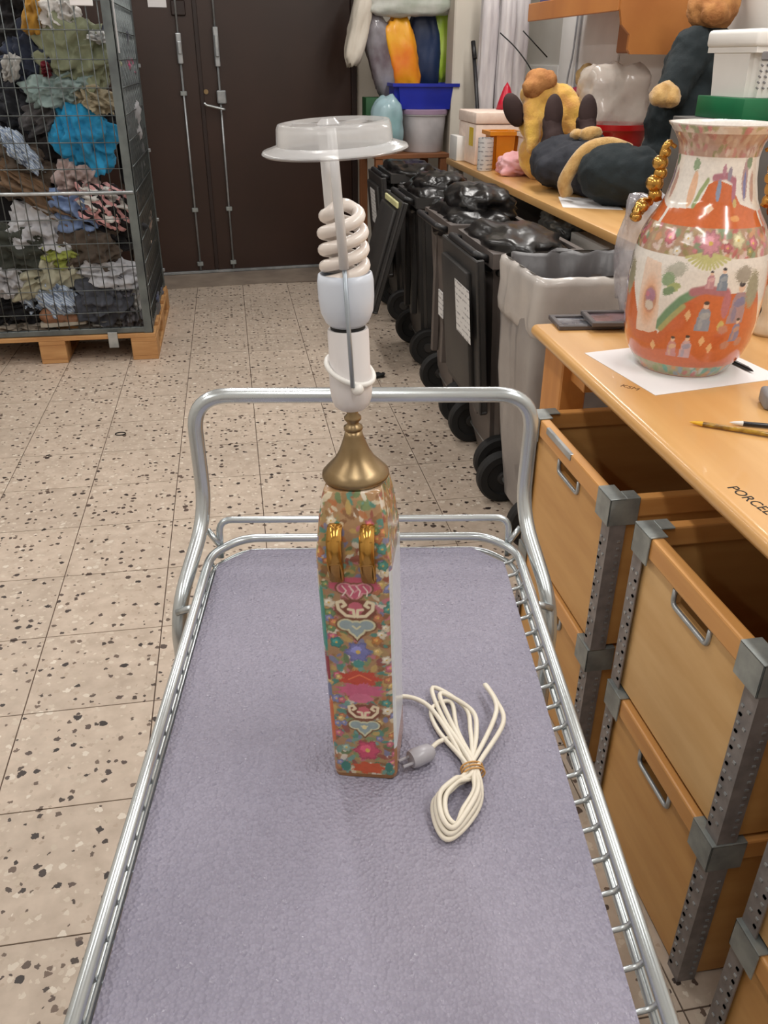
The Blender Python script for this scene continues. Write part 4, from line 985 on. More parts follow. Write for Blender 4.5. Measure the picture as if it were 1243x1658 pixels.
def sack(path, nm, m_, per=96, seed=0, amp=.004):
    """path: list of (outset, z); a rounded rectangle skirt with small pleats"""
    vs = []; fs = []
    for q, (off, z) in enumerate(path):
        for i in range(per):
            t = i/per*4; k_ = int(t); f_ = t-k_
            cx, cy = .245, 0.0; hx, hy = .232+off, .175+off; rad = .045
            cs_ = ((hx-rad, -hy+rad, -90), (hx-rad, hy-rad, 0), (-hx+rad, hy-rad, 90), (-hx+rad, -hy+rad, 180))[k_]
            if f_ < .35:
                a = math.radians(cs_[2]+90*f_/.35); p = (cs_[0]+rad*math.cos(a), cs_[1]+rad*math.sin(a))
            else:
                g = (f_-.35)/.65; n_ = ((hx-rad, hy-rad, 0), (-hx+rad, hy-rad, 90), (-hx+rad, -hy+rad, 180), (hx-rad, -hy+rad, 270))[k_]
                a = math.radians(cs_[2]+90); p0 = (cs_[0]+rad*math.cos(a), cs_[1]+rad*math.sin(a)); a = math.radians(n_[2]); p1 = (n_[0]+rad*math.cos(a), n_[1]+rad*math.sin(a)); p = (p0[0]+(p1[0]-p0[0])*g, p0[1]+(p1[1]-p0[1])*g)
            wv_ = amp*mnoise.noise(Vector((p[0]*18, p[1]*18, z*5+seed)))*2
            d = math.hypot(*p); vs.append((cx+p[0]*(1+wv_/d), cy+p[1]*(1+wv_/d), z*.972+.5*wv_))
    for q in range(len(path)-1):
        for i in range(per):
            a = q*per+i; c_ = q*per+(i+1) % per; fs.append((a, c_, c_+per, a+per))
    if nm == 'sack_lining': fs.append(tuple((len(path)-1)*per+i for i in range(per)))
    me = bpy.data.meshes.new(nm); me.from_pydata(vs, [], fs); me.materials.append(m_); me.polygons.foreach_set('use_smooth', [True]*len(me.polygons))
    o = bpy.data.objects.new(nm, me); COL.objects.link(o); o.parent = gb; return o
sack([(-.035, .08), (-.01, .30), (.004, .55), (.008, .70), (.010, .79)], 'hanging_sack', mat('sack_outside', (150, 145, 142), .3, 0, (128, 122, 120), 4, .5, 20, coat=.2), seed=2, amp=.010)
sack([(.012, .745), (.020, .76), (.022, .79), (.018, .85), (.022, .905), (.018, .925), (.006, .93)], 'sack_cuff', M_liner, seed=5, amp=.006)
sack([(.006, .93), (-.008, .92), (-.02, .80), (-.04, .60), (-.06, .45)], 'sack_lining', M_linershade, seed=9, amp=.014)

# ================================================================== BACK BENCH along the right wall
bb = empty('side_bench', (1.365, 4.15, 0), R(-.4), 'beech side bench along the right wall carrying plush toys and tubs', 'workbench')
mb = MB(); mb.bx(0, .80, -1.55, 1.47, .862, .90, .006, 2); mb.build('worktop', M_desk, bb, True, angle=40)
M_whleg = mat('white_bench_leg', (214, 208, 200), .5)
for ly in (-1.50, 1.42):
    for lx in (.06, .74):
        mb = MB(); mb.bx(lx-.035, lx+.035, ly-.045, ly+.045, 0, .862, .004); mb.build('leg', M_whleg, bb)
mb = MB(); mb.bx(.06, .78, -1.44, 1.35, .675, .70, .003); mb.build('lower_shelf', mat('dark_shelf', (46, 40, 38), .6), bb)
BZ = .9005
def rbox(name, label, cat, x0, x1, y0, y1, z0, z1, m_, bev=.004, group=None):
    mb = MB(); mb.bx(-(x1-x0)/2, (x1-x0)/2, -(y1-y0)/2, (y1-y0)/2, 0, z1-z0, bev, 2); o = mb.build(name, m_, None, True, angle=40)
    o.location = ((x0+x1)/2, (y0+y1)/2, z0); tag(o, label, cat, group); return o
# under the bench
M_silver = mat('crumpled_silver', (150, 152, 150), .3, .5, (96, 98, 98), 20, .6, 30)
o = crumple('foil_bag', M_silver, (.18, .34, .12), 71, 1.0, 4, lump=.2); o.location = (1.555, 3.95, .768); tag(o, 'crumpled silvery bag on the shelf under the side bench', 'bag')
rbox('white_board', 'white board lying on the shelf under the side bench', 'board', 1.46, 2.04, 3.05, 3.6, .7005, .79, M_white)
rbox('shade_block', 'black block standing for the shadow under the side bench', 'box', 1.47, 2.02, 2.75, 3.02, .7005, .84, M_blackpl)  # black block put in to stand for the shadow under the bench

# open tub helper (tapered, hollow)
def tub(name, label, cat, loc, hx, hy, h, m_, taper=.86, parts=None, rz=0, rimw=.012, rr=.03, parent=None):
    mb = MB()
    def lp2(hx_, hy_, z): return [mb.bm.verts.new(p) for p in ((-hx_, -hy_, z), (hx_, -hy_, z), (hx_, hy_, z), (-hx_, hy_, z))]
    L = [lp2(hx*taper, hy*taper, 0), lp2(hx, hy, h-.02), lp2(hx+rimw, hy+rimw, h-.02), lp2(hx+rimw, hy+rimw, h), lp2(hx-.004, hy-.004, h), lp2(hx*taper-.004, hy*taper-.004, .01)]
    mb.bm.faces.new(list(reversed(L[0]))); mb.bm.faces.new(L[-1])
    for A, B in zip(L, L[1:]):
        for k in range(4): mb.bm.faces.new((A[k], A[(k+1) % 4], B[(k+1) % 4], B[k]))
    bmesh.ops.bevel(mb.bm, geom=[ed for ed in mb.bm.edges if abs(ed.verts[0].co.z-ed.verts[1].co.z) > .03], offset=min(rr, hx*.4, hy*.4), segments=3, affect='EDGES')
    o = mb.build(name, m_, parent, True, angle=35); o.location = loc; o.rotation_euler = (0, 0, rz)
    if label: tag(o, label, cat)
    return o
# styrofoam box with a yellow sticker
M_foamw = mat('styrofoam', (240, 222, 208), .8, 0, (232, 210, 196), 30, .2, 150)
fb = empty('styrofoam_box', (1.625, 5.36, BZ), 0, 'pinkish white styrofoam box with a yellow sticker on the side bench', 'box')
mb = MB(); mb.bx(-.19, .19, -.20, .20, 0, .22, .008, 2); mb.build('body', M_foamw, fb, True, angle=40)
mb = MB(); mb.bx(-.195, .195, -.205, .205, .222, .285, .010, 2); mb.build('lid', M_foamw, fb, True, angle=40)
mb = MB(); mb.bx(-.192, -.1905, -.15, -.06, .10, .20); mb.build('sticker', mat('yellow_sticker', (240, 206, 40), .5), fb)
rbox('white_carton', 'small white carton at the far end of the side bench', 'carton', 1.385, 1.45, 5.40, 5.58, BZ, BZ+.14, M_white)
tub('orange_tub', 'orange plastic tub in front of the styrofoam box', 'tub', (1.545, 4.99, BZ), .085, .075, .20, mat('orange_plastic', (236, 150, 36), .35), taper=.9)
mb = MB(); mb.lathe([(.040, 0), (.043, .01), (.043, .15), (.043, .17), (.038, .17), (.038, .02), (0, .02)], 28); e = mb.build('mug', mat_label('white_printed_mug'), None, True, angle=40); e.location = (1.425, 4.90, BZ); tag(e, 'white printed beaker at the front edge of the side bench', 'beaker')
tub('white_tub', 'white plastic tub beside the orange tub', 'tub', (1.70, 4.86, BZ), .085, .08, .20, M_white, taper=.92)
o = crumple('pink_cloth', mat('pink_cloth', (230, 180, 182), .85, 0, (222, 156, 162), 8, .2, 80), (.22, .20, .12), 81, 1.0, 4, lump=.25); o.location = (1.545, 4.68, BZ+.05); tag(o, 'crumpled pink cloth on the side bench by the lying plush toy', 'cloth')
o = flat('paper_sheet', 'white paper lying at the front of the side bench under the plush toy', 'paper', [(1.39, 3.55), (1.62, 3.45), (1.70, 3.75), (1.48, 3.85)], BZ, BZ+.0008, M_paper)

# ---- plush toys: one continuous body each, grown from overlapping masses
def blob(name, masses, m_, parent, vox=.012, label=None, sm=2, wr=0.0, seed=0):
    mb = MB()
    for c, r_, rot in masses:
        mb.ball(c, r_, rot, 3)
    o = mb.build(name, m_, parent, True, label=label)
    md = o.modifiers.new('fuse', 'REMESH'); md.mode = 'VOXEL'; md.voxel_size = vox; md.use_smooth_shade = True
    s_ = o.modifiers.new('soften', 'SMOOTH'); s_.iterations = sm; s_.factor = .6
    tx = bpy.data.textures.new('wrinkles', 'CLOUDS'); tx.noise_scale = .055; tx.noise_depth = 3
    dp_ = o.modifiers.new('wrinkle', 'DISPLACE'); dp_.texture = tx; dp_.strength = .03; dp_.texture_coords = 'LOCAL'; dp_.mid_level = .5
    return o
def limb(a, b_, r0, r1, n=6):
    a = Vector(a); b_ = Vector(b_); out = []
    for i in range(n): t = i/(n-1); q = r0+(r1-r0)*t; out.append((a.lerp(b_, t), (q, q, q), None))
    return out
M_navycl = mat('navy_wool', (38, 40, 48), .9, 0, (48, 50, 58), 8, .3, 120)
M_greencl = mat('dark_green_wool', (22, 31, 35), .9, 0, (30, 40, 44), 8, .3, 120)
M_fur = mat('tan_fur', (206, 168, 108), .95, 0, (186, 144, 84), 30, .8, 160, sheen=.4)
M_yfur = mat('yellow_fur', (232, 190, 84), .95, 0, (206, 150, 82), 9, .9, 120, sheen=.4)
M_sole = mat('dark_brown_suede', (62, 44, 42), .85, 0, (52, 36, 35), 10, .2, 120)
M_goldfur = mat('golden_fur', (196, 140, 84), .9, 0, (160, 104, 58), 14, .8, 120)
# lying toy: torso along the bench, legs raised with the soles to the aisle
t1 = empty('plush_toy', (1.62, 3.98, BZ), 0, 'plush toy in a navy coat lying on its back with brown soles raised', 'plush toy')
blob('coat', [((-.02, .14, .12), (.17, .17, .125), None), ((0, 0, .115), (.165, .19, .118), None), ((.03, -.14, .105), (.15, .17, .11), None), ((.05, -.25, .10), (.12, .12, .105), None)]
     + limb((-.10, .16, .12), (-.15, .02, .10), .07, .06)+limb((.10, .14, .17), (.06, .0, .22), .07, .05), M_navycl, t1)
blob('coat_skirt', [((.0, -.40, .125), (.16, .15, .125), None), ((.06, -.46, .12), (.15, .13, .12), None)], M_greencl, t1)
mb = MB(); mb.tube(catmull([(-.15, -.255, .03), (-.17, -.27, .09), (-.10, -.285, .205), (.0, -.29, .235), (.10, -.30, .21)], 6), [.03]*24+[.028], 12); mb.build('belt', M_fur, t1, True)
for lx, ly, h_ in ((-.075, .20, .41), (.085, .17, .40)):
    blob('leg', limb((lx, ly-.03, .17), (lx, ly+.02, .29), .06, .048), M_sole, t1)
    mb = MB(); mb.ball((lx, ly+.01, .33), (.046, .032, .085), rotm(R(-8)), 3); mb.build('foot', M_sole, t1, True)
blob('paw', [((.03, -.02, .255), (.055, .04, .035), None), ((-.02, .02, .25), (.035, .035, .028), None)], M_fur, t1, .008)
mb = MB(); mb.bx(-.155, -.15, .13, .19, .10, .135); mb.bm.transform(rotm(0, R(8), 0)); mb.build('buckle', M_galv, t1)
# yellow plush behind it
t2 = empty('plush_toy', (1.62, 4.50, BZ), 0, 'yellow and orange plush animal with a dark ear behind the lying toy', 'plush toy')
blob('body', [((0, 0, .12), (.13, .11, .13), None), ((.0, 0, .28), (.14, .11, .14), None), ((-.04, 0, .40), (.10, .09, .09), None), ((.07, 0, .33), (.10, .09, .12), None)]+limb((-.10, -.06, .34), (-.10, -.14, .16), .05, .035)+limb((.12, -.06, .34), (.13, -.14, .16), .055, .035), M_yfur, t2)
blob('head', [((-.05, -.02, .46), (.085, .08, .06), None), ((-.10, -.05, .43), (.06, .06, .05), None)], M_goldfur, t2)
mb = MB(); mb.ball((-.185, -.03, .33), (.05, .04, .085), rotm(0, R(-28), 0), 3); mb.build('ear', M_sole, t2, True)
t3 = empty('plush_toy', (1.93, 4.86, BZ), 0, 'small blonde plush figure with a purple scarf beside the yellow toy', 'plush toy')
blob('body', [((0, 0, .13), (.075, .07, .13), None), ((0, 0, .29), (.065, .06, .10), None)], M_sole, t3)
blob('scarf', [((-.02, -.02, .38), (.065, .06, .045), None)], mat('purple_cloth', (74, 40, 78), .9, 0, (150, 30, 50), 12), t3, .01)
blob('head', [((.03, 0, .475), (.06, .055, .065), None), ((.03, -.03, .46), (.035, .04, .035), None)], mat('blonde_fur', (206, 178, 128), .95, 0, (170, 136, 84), 26, .8, 150), t3, .009)
# large seated toy in a dark green coat by the basket
t4 = empty('plush_toy', (1.985, 3.83, BZ), 0, 'large seated plush toy in a dark green coat with tan paws', 'plush toy')
blob('coat', [((.02, 0, .14), (.15, .18, .15), None), ((.03, .0, .32), (.15, .15, .18), None), ((.06, .0, .50), (.14, .12, .15), None), ((.08, 0, .60), (.10, .10, .09), None)]
     + limb((.0, -.06, .58), (-.10, -.14, .42), .085, .065)+limb((.0, -.08, .12), (-.02, -.30, .08), .085, .07)+limb((.10, -.08, .12), (.10, -.30, .08), .085, .07), M_greencl, t4)
t4.scale = (1.05, 1.05, 1.03)
blob('paw', [((-.145, -.175, .415), (.058, .05, .05), None), ((-.175, -.19, .405), (.035, .035, .03), None), ((-.135, -.21, .40), (.03, .03, .028), None)], M_fur, t4, .008)
blob('head', [((.08, -.02, .735), (.105, .095, .10), None), ((.05, -.10, .71), (.06, .05, .05), None), ((.00, .0, .815), (.04, .03, .04), None), ((.16, .0, .815), (.04, .03, .04), None)], M_goldfur, t4, .010)
mb = MB(); mb.bx(-.09, -.06, -.156, -.152, .46, .49); mb.build('coat_badge', M_galv, t4)
# red patterned tub with clear bag of goods
rt = empty('red_tub', (1.93, 4.36, BZ), 0, 'red plastic tub with a pink flower print, behind the plush toys', 'tub')
mb = MB(); mb.lathe([(.10, 0), (.115, .01), (.155, .20), (.165, .24), (.175, .25), (.175, .275), (.165, .275), (.158, .25), (.11, .02), (0, .02)], 40); mb.build('tub_body', mat('red_plastic', (200, 30, 32), .3, coat=.3), rt, True, angle=40)
mb = MB()
for k, (a, z) in enumerate(((206, .10), (214, .085), (222, .11), (230, .075), (216, .055), (226, .06))):
    q = .118+z*.19; mb.ball((q*math.cos(R(a+18)), q*math.sin(R(a+18)), z), (.018, .018, .018), None, 2)
mb.build('flower_print', mat('pink_print', (224, 130, 150), .4), rt, True)
o = crumple('plastic_bag', mat('clear_bag_tinted', (226, 218, 208), .2, 0, (206, 192, 182), 6, .6, 26, alpha=.55, coat=.4), (.34, .28, .32), 91, .5, 4, lump=.15, pw=3.5); o.location = (1.92, 4.40, BZ+.375); tag(o, 'clear plastic bag of goods standing in the red tub', 'plastic bag')
# basket on green and grey boxes at the right
rbox('grey_crate', 'grey plastic crate on the side bench hidden behind the vase', 'crate', 1.66, 2.10, 2.80, 3.22, BZ, 1.272, mat('grey_crate_plastic', (96, 94, 92), .5))
rbox('green_box', 'green box under the white laundry basket', 'box', 1.725, 1.86, 2.86, 3.18, 1.2725, 1.343, mat('green_plastic', (20, 108, 66), .4), .003)
rbox('dark_grey_box', 'dark grey box beside the green box under the basket', 'box', 1.867, 2.12, 2.86, 3.18, 1.2725, 1.343, mat('taupe_plastic', (84, 80, 78), .5), .003)
wb = empty('laundry_basket', (1.865, 3.02, 1.344), R(6), 'white perforated plastic basket with a lid, on the green box', 'basket')
tub('basket_body', None, None, (0, 0, 0), .135, .13, .155, M_white, .93, parent=wb, rimw=.004)
mb = MB(); mb.bx(-.147, .147, -.142, .142, .150, .205, .014, 3); mb.build('lid', M_white, wb, True, angle=40)
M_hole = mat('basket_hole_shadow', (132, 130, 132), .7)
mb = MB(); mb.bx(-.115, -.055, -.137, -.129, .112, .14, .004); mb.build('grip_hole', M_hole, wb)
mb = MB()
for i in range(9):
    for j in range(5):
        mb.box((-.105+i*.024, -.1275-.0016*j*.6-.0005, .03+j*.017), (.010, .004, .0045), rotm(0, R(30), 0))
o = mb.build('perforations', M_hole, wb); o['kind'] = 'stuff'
# wall shelf of plywood and boards behind
M_plyo = mat('orange_plywood', (190, 124, 62), .5, 0, (172, 106, 50), 3, .03, 100)
ws = empty('wall_shelf', (2.19, 4.55, 0), 0, 'plywood wall shelf with a curved side bracket above the side bench', 'shelf')
mb = MB(); mb.bx(-.36, 0, -.35, .95, 1.72, 1.745, .003); mb.build('board', M_plyo, ws)
mb = MB(); mb.bx(-.38, -.36, -.35, .95, 1.655, 1.745, .003); mb.build('front_lip', M_plyo, ws)
mb = MB(); mb.prism([(0, 1.48), (-.30, 1.48), (-.315, 1.50), (-.315, 1.56), (-.36, 1.60), (-.375, 1.66), (-.375, 1.80), (0, 1.80)], -.37, -.35, Matrix(((1, 0, 0, 0), (0, 0, 1, 0), (0, 1, 0, 0), (0, 0, 0, 1)))); mb.build('side_bracket', M_plyo, ws)
mb = MB(); mb.bx(-.30, -.01, -.345, -.20, 1.485, 1.655, .006); mb.build('side_box', M_ply_dark, ws)
rbox('blue_box', 'blue plastic box standing on the plywood wall shelf', 'box', 1.86, 2.12, 5.05, 5.45, 1.7455, 1.90, mat('blue_plastic', (34, 46, 150), .4))
# white boards hung on the wall
M_board = mat('white_board_panel', (245, 244, 243), .5, 0, (240, 239, 238))
for y0, y1, z0, z1, lab in ((5.93, 6.72, .93, 1.425, 'wide white board hung low on the right wall'), (5.0, 5.92, .95, 1.70, 'tall white board hung beside the wide white board on the right wall')):
    mb = MB(); mb.bx(2.186, 2.199, y0, y1, z0, z1, .002); o = mb.build('wall_board', M_board); tag(o, lab, 'board', None)
mb = MB(); mb.tube(catmull([(2.17, 5.62, 1.75), (2.165, 5.63, 1.5), (2.15, 5.64, 1.30), (2.16, 5.52, 1.10)], 8), .006, 6); mb.tube(catmull([(2.175, 5.57, 1.75), (2.175, 5.58, 1.45), (2.17, 5.55, 1.2), (2.17, 5.50, 1.02)], 8), .006, 6)
o = mb.build('hanging_cable', mat('pale_cable', (168, 172, 178), .4), None, True); tag(o, 'pale cables hanging down the right wall in front of the white boards', 'cable')
mb = MB(); mb.tube(catmull([(1.70, 5.68, 1.60), (1.78, 5.60, 1.52), (1.86, 5.55, 1.42), (1.90, 5.53, 1.34)], 8), .004, 6); mb.tube([(1.82, 5.6, 1.61), (1.96, 5.52, 1.47)], .004, 6)
o = mb.build('black_wire', M_rubber, None, True); tag(o, 'thin black wire draped across the hanging plastic sleeves', 'wire')
# hanging translucent plastic sleeves and a dark pole near the pillar
M_sleeveb = mat('translucent_sleeve', (218, 214, 214), .25, 0, (186, 180, 184), 5, .5, 24, alpha=.9, coat=.3, stretch=(4, 4, .6))
for k, (x, y, w_, col_) in enumerate(((1.66, 5.80, .11, 0), (1.765, 5.76, .10, 1), (1.86, 5.80, .11, 2))):
    o = crumple('plastic_sleeve', M_sleeveb, (w_, .09, .98), 101+k, .45, 4, lump=.12, pw=5); o.location = (x, y, .905+.50)
    tag(o, ('translucent plastic sleeve standing next to the beige pillar', 'middle of the translucent plastic sleeves behind the styrofoam box', 'translucent plastic sleeve farthest from the pillar, by the white board')[k], 'sleeve', 'plastic sleeves behind the styrofoam box')
mb = MB(); mb.tube([(1.60, 5.60, BZ), (1.585, 5.88, 1.55)], .012, 10); mb.tube([(1.588, 5.83, 1.46), (1.585, 5.88, 1.555)], .015, 10); o = mb.build('dark_pole', M_blackpl, None, True); tag(o, 'dark pole leaning beside the beige pillar', 'pole')
mb = MB(); mb.lathe([(.06, 0), (.045, .05), (.02, .12), (.0, .15)], 20); o = mb.build('red_cone', mat('red_cone_plastic', (190, 20, 50), .4), None, True); o.location = (1.70, 5.46, BZ+.2865); tag(o, 'small red cone on top of the styrofoam box', 'cone')

# ================================================================== CORNER STAND by the brown door, with bucket, crate and hanging bags
st = empty('corner_stand', (1.235, 6.20, 0), R(6.5), 'low brown wooden stand beside the door carrying the white bucket', 'stand')
M_std = mat('brown_stand_wood', (138, 88, 52), .6, 0, (116, 72, 42), 4)
mb = MB(); mb.bx(-.30, .225, -.24, .22, .862, .892, .003); mb.build('top', M_std, st)
for lx in (-.27, .19):
    for ly in (-.21, .19): mb = MB(); mb.bx(lx-.025, lx+.025, ly-.025, ly+.025, 0, .862, .003); mb.build('leg', M_std, st)
SZ = .8925
bk = empty('white_bucket', (1.33, 6.16, SZ), 0, 'white bucket with a lid under the blue crate', 'bucket')
mb = MB(); mb.lathe([(.135, 0), (.14, .006), (.158, .225), (.166, .228), (.166, .25), (.16, .252), (0, .252)], 40); mb.build('bucket_body', mat('grey_white_plastic', (206, 202, 204), .35), bk, True, angle=40)
mb = MB(); mb.lathe([(.169, .236), (.171, .262), (.164, .266), (.0, .262)], 40, None, False); mb.build('lid', mat('mauve_lid', (176, 150, 176), .4), bk, True, angle=40)
tub('blue_crate', 'blue plastic crate on the white bucket, holding the yellow bag', 'crate', (1.325, 6.20, SZ+.2665), .215, .15, .155, mat('royal_blue_plastic', (24, 44, 170), .35, 0, (20, 36, 140), 4), .92)
o = crumple('light_blue_bag', mat('light_blue_plastic', (164, 190, 200), .3, 0, (130, 166, 170), 4, .2, 20, coat=.2), (.21, .2, .36), 111, .35, 4, lump=.12, pw=2.6); o.location = (1.055, 6.02, SZ+.17); tag(o, 'light blue plastic bag in front of the green box by the door', 'plastic bag')
rbox('green_carton', 'dark green carton beside the brown door', 'carton', .945, 1.06, 6.22, 6.40, SZ, SZ+.33, mat('dark_green_card', (24, 80, 40), .6), .004)
# bag rail and hanging bags
mb = MB(); mb.tube([(.84, 6.46, 1.93), (1.62, 6.53, 1.93)], .012, 10)
for x in (.99+.06, 1.55): mb.tube([(x, 6.47+(x-.84)*.09, 1.93), (x, 6.72+(x-.84)*.09, 1.93)], .009, 8)
o = mb.build('bag_rail', M_galv, None, True); tag(o, 'steel rail on the wall carrying the hanging bags', 'rail')
M_shop = mat('white_carrier', (222, 216, 204), .4, 0, (206, 198, 184), 4, .3, 24)
def hbag(label, c, size, m_, seed, rot=None, grp='bags hanging on the rail by the door', fold=.45, lump=.12, pw=3.6):
    o = crumple('hanging_bag', m_, size, seed, fold, 4, None, rot, lump, pw); o.location = c; tag(o, label, 'bag', grp); return o
hbag('white carrier bag hanging nearest the brown door', (.915, 6.28, 1.66), (.13, .16, .50), M_shop, 121, rotm(0, R(14), 0))
hbag('clear grey bag of mixed goods hanging below the white carrier bag', (1.07, 6.33, 1.47), (.19, .16, .52), mat('grey_clear_bag', (150, 148, 156), .22, 0, (110, 96, 104), 7, .6, 24, alpha=.85, coat=.4), 122, rotm(0, R(-16), 0))
hbag('bright yellow and orange bag hanging into the blue crate', (1.205, 6.30, 1.475), (.20, .13, .46), mat('yellow_orange_bag', (246, 190, 36), .4, 0, (232, 120, 30), 3.2, .3, 24, coat=.2), 123, rotm(0, R(-12), 0))
hbag('navy bag hanging beside the yellow bag', (1.375, 6.36, 1.51), (.20, .13, .50), mat('navy_bag', (16, 34, 66), .5, 0, (24, 46, 84), 4, .3, 24), 124, rotm(0, R(-5), 0))
hbag('lime green bag hanging next to the pillar', (1.50, 6.38, 1.55), (.13, .12, .49), mat('lime_bag', (160, 196, 50), .4, 0, (190, 214, 100), 6, .3, 24, coat=.2), 125, rotm(0, R(-4), 0))
hbag('pale translucent bag draped along the top of the rail bags', (1.25, 6.24, 1.79), (.58, .12, .18), mat('pale_clear_bag', (214, 216, 210), .25, 0, (176, 184, 172), 6, .5, 24, alpha=.9, coat=.3), 126)
# ---- bits on the floor
mb = MB(); mb.tube([(.019*math.cos(a)*1.15, .016*math.sin(a), .0025) for a in [2*math.pi*i/24 for i in range(24)]], .0022, 6, True)
o = mb.build('rubber_ring', M_rubber, None, True); o.location = (-.563, 3.496, 0); tag(o, 'small black ring lying on the terrazzo floor', 'ring')
o = crumple('black_scrap', M_rubber, (.075, .05, .022), 131, .6, 3); o.location = (.672, 4.06, .011); tag(o, 'small black scrap lying on the floor near the bins', 'scrap')
# ================================================================== MESH CAGE of clothes on a pallet
CX0, CX1, CY0, CY1 = -1.62, -.478, 4.545, 5.62
pl = empty('pallet', (0, 0, 0), 0, 'pine pallet under the mesh cage', 'pallet')
for k in range(5):
    y0 = CY0-.01+(CY1-CY0-.13)*k/4
    mb = MB(); mb.bx(CX0, CX1+.01, y0, y0+.14, .122, .144, .002); mb.build('deck_board', M_pallet, pl)
for x0 in (CX0, -1.075, -.60):
    mb = MB(); mb.bx(x0, x0+.135, CY0-.01, CY1+.01, .100, .1215, .002); mb.build('stringer', M_pallet, pl)
    mb = MB(); mb.bx(x0, x0+.135, CY0-.01, CY1+.01, .0005, .022, .002); mb.build('bottom_board', M_pallet, pl)
    for y0 in (CY0-.01, (CY0+CY1)/2-.07, CY1-.135):
        mb = MB(); mb.bx(x0, x0+.135, y0, y0+.145, .0225, .0995, .002); mb.build('block', M_pallet, pl)
cg = empty('mesh_cage', (0, 0, 0), 0, 'tall steel mesh cage full of clothes standing on the pallet', 'cage')
CZ0, CZ1 = .146, 1.95
def angle_post(x, y, sx, sy):
    mb = MB(); mb.bx(min(x, x+sx*.045), max(x, x+sx*.045), min(y, y+sy*.004), max(y, y+sy*.004), CZ0, CZ1); mb.bx(min(x, x+sx*.004), max(x, x+sx*.004), min(y, y+sy*.045), max(y, y+sy*.045), CZ0, CZ1)
    mb.build('corner_post', M_post, cg)
angle_post(CX1, CY0, -1, 1); angle_post(CX0, CY0, 1, 1); angle_post(CX1, CY1, -1, -1); angle_post(CX0, CY1, 1, -1)
for z in (CZ0, CZ1-.03):
    mb = MB(); mb.bx(CX0+.005, CX1-.005, CY0+.005, CY0+.03, z+.001, z+.03, .002); mb.build('frame_bar', M_post, cg)
    mb = MB(); mb.bx(CX1-.03, CX1-.005, CY0+.031, CY1-.031, z+.001, z+.03, .002); mb.build('frame_bar', M_post, cg)
    mb = MB(); mb.bx(CX0, CX1, CY1-.03, CY1, z, z+.03, .002); mb.build('frame_bar', M_post, cg)
    mb = MB(); mb.bx(CX0, CX0+.03, CY0, CY1, z, z+.03, .002); mb.build('frame_bar', M_post, cg)
mb = MB(); mb.tube([(CX0, CY0-.006, .86), (CX1-.01, CY0-.006, .86)], .009, 8); mb.build('cross_bar', M_galv, cg, True)
vw = hw_ = None
def cyl(p, q, r_, nm):
    mb = MB(); mb.tube([p, q], r_, 6); return mb.build(nm, M_mesh, cg, True)
vw = cyl((0, 0, CZ0+.02), (0, 0, CZ1-.02), .0026, 'upright_wire')
first = True
for k in range(21):
    x = CX1-.062-k*.0525
    if x < CX0+.03: break
    if first: vw.location = (x, CY0+.008, 0); first = False
    else: share(vw, 'upright_wire', cg, (x, CY0+.008, 0))
for k in range(19): share(vw, 'upright_wire', cg, (CX1-.008, CY0+.075+k*.0525, 0))
hw_ = cyl((CX0, 0, 0), (CX1-.005, 0, 0), .0026, 'level_wire'); hs2 = cyl((0, CY0, 0), (0, CY1, 0), .0026, 'level_wire')
first = True
for k in range(15):
    z = .262+k*.118
    if z > CZ1-.03: break
    if first: hw_.location = (0, CY0+.0035, z); hs2.location = (CX1-.0035, 0, z); first = False
    else: share(hw_, 'level_wire', cg, (0, CY0+.0035, z)); share(hs2, 'level_wire', cg, (CX1-.0035, 0, z))
mb = MB(); mb.bx(-.655, -.555, CY0-.012, CY0-.004, 1.655, 1.80, .002); mb.build('label_holder', M_paper, cg)
mb = MB(); mb.bx(CX1-.002, CX1+.002, 4.62, 4.66, 1.47, 1.95); mb.build('strap', mat('pale_strap', (196, 196, 198), .6), cg)
mb = MB(); mb.bx(-.715, -.665, CY0-.018, CY0-.011, .075, .16, .002); mb.build('hook_plate', M_galv, cg)
for z in (.24, .55, .95, 1.4):
    mb = MB(); mb.bx(CX1-.004, CX1+.012, CY1-.03, CY1-.012, z, z+.02, .003); mb.build('hinge_lug', M_galv, cg)
# ---- garments, each its own crumpled cloth
mats = {}
def cloth(col):
    if col not in mats:
        mats[col] = mat('cloth_%d_%d_%d' % col, col, .92, 0, tuple(int(v*.86) for v in col), 5, .35, 45, sheen=.1)
    return mats[col]
STRIPE = None
def striped(name, c1, c2, sc, dist=2.0):
    m, nt, b = newmat(name); tc = nt.add('ShaderNodeTexCoord'); wv = nt.add('ShaderNodeTexWave', bands_direction='DIAGONAL'); wv.inputs['Scale'].default_value = sc; wv.inputs['Distortion'].default_value = dist; wv.inputs['Detail'].default_value = 1
    nt.link(tc.outputs['Object'], wv.inputs['Vector']); cr = nt.add('ShaderNodeValToRGB'); cr.color_ramp.interpolation = 'CONSTANT'
    cr.color_ramp.elements[0].color = lin(c1); cr.color_ramp.elements[1].color = lin(c2); cr.color_ramp.elements[1].position = .5
    nt.link(wv.outputs['Fac'], cr.inputs['Fac']); nt.link(cr.outputs['Color'], b.inputs['Base Color']); b.inputs['Roughness'].default_value = .9; return m
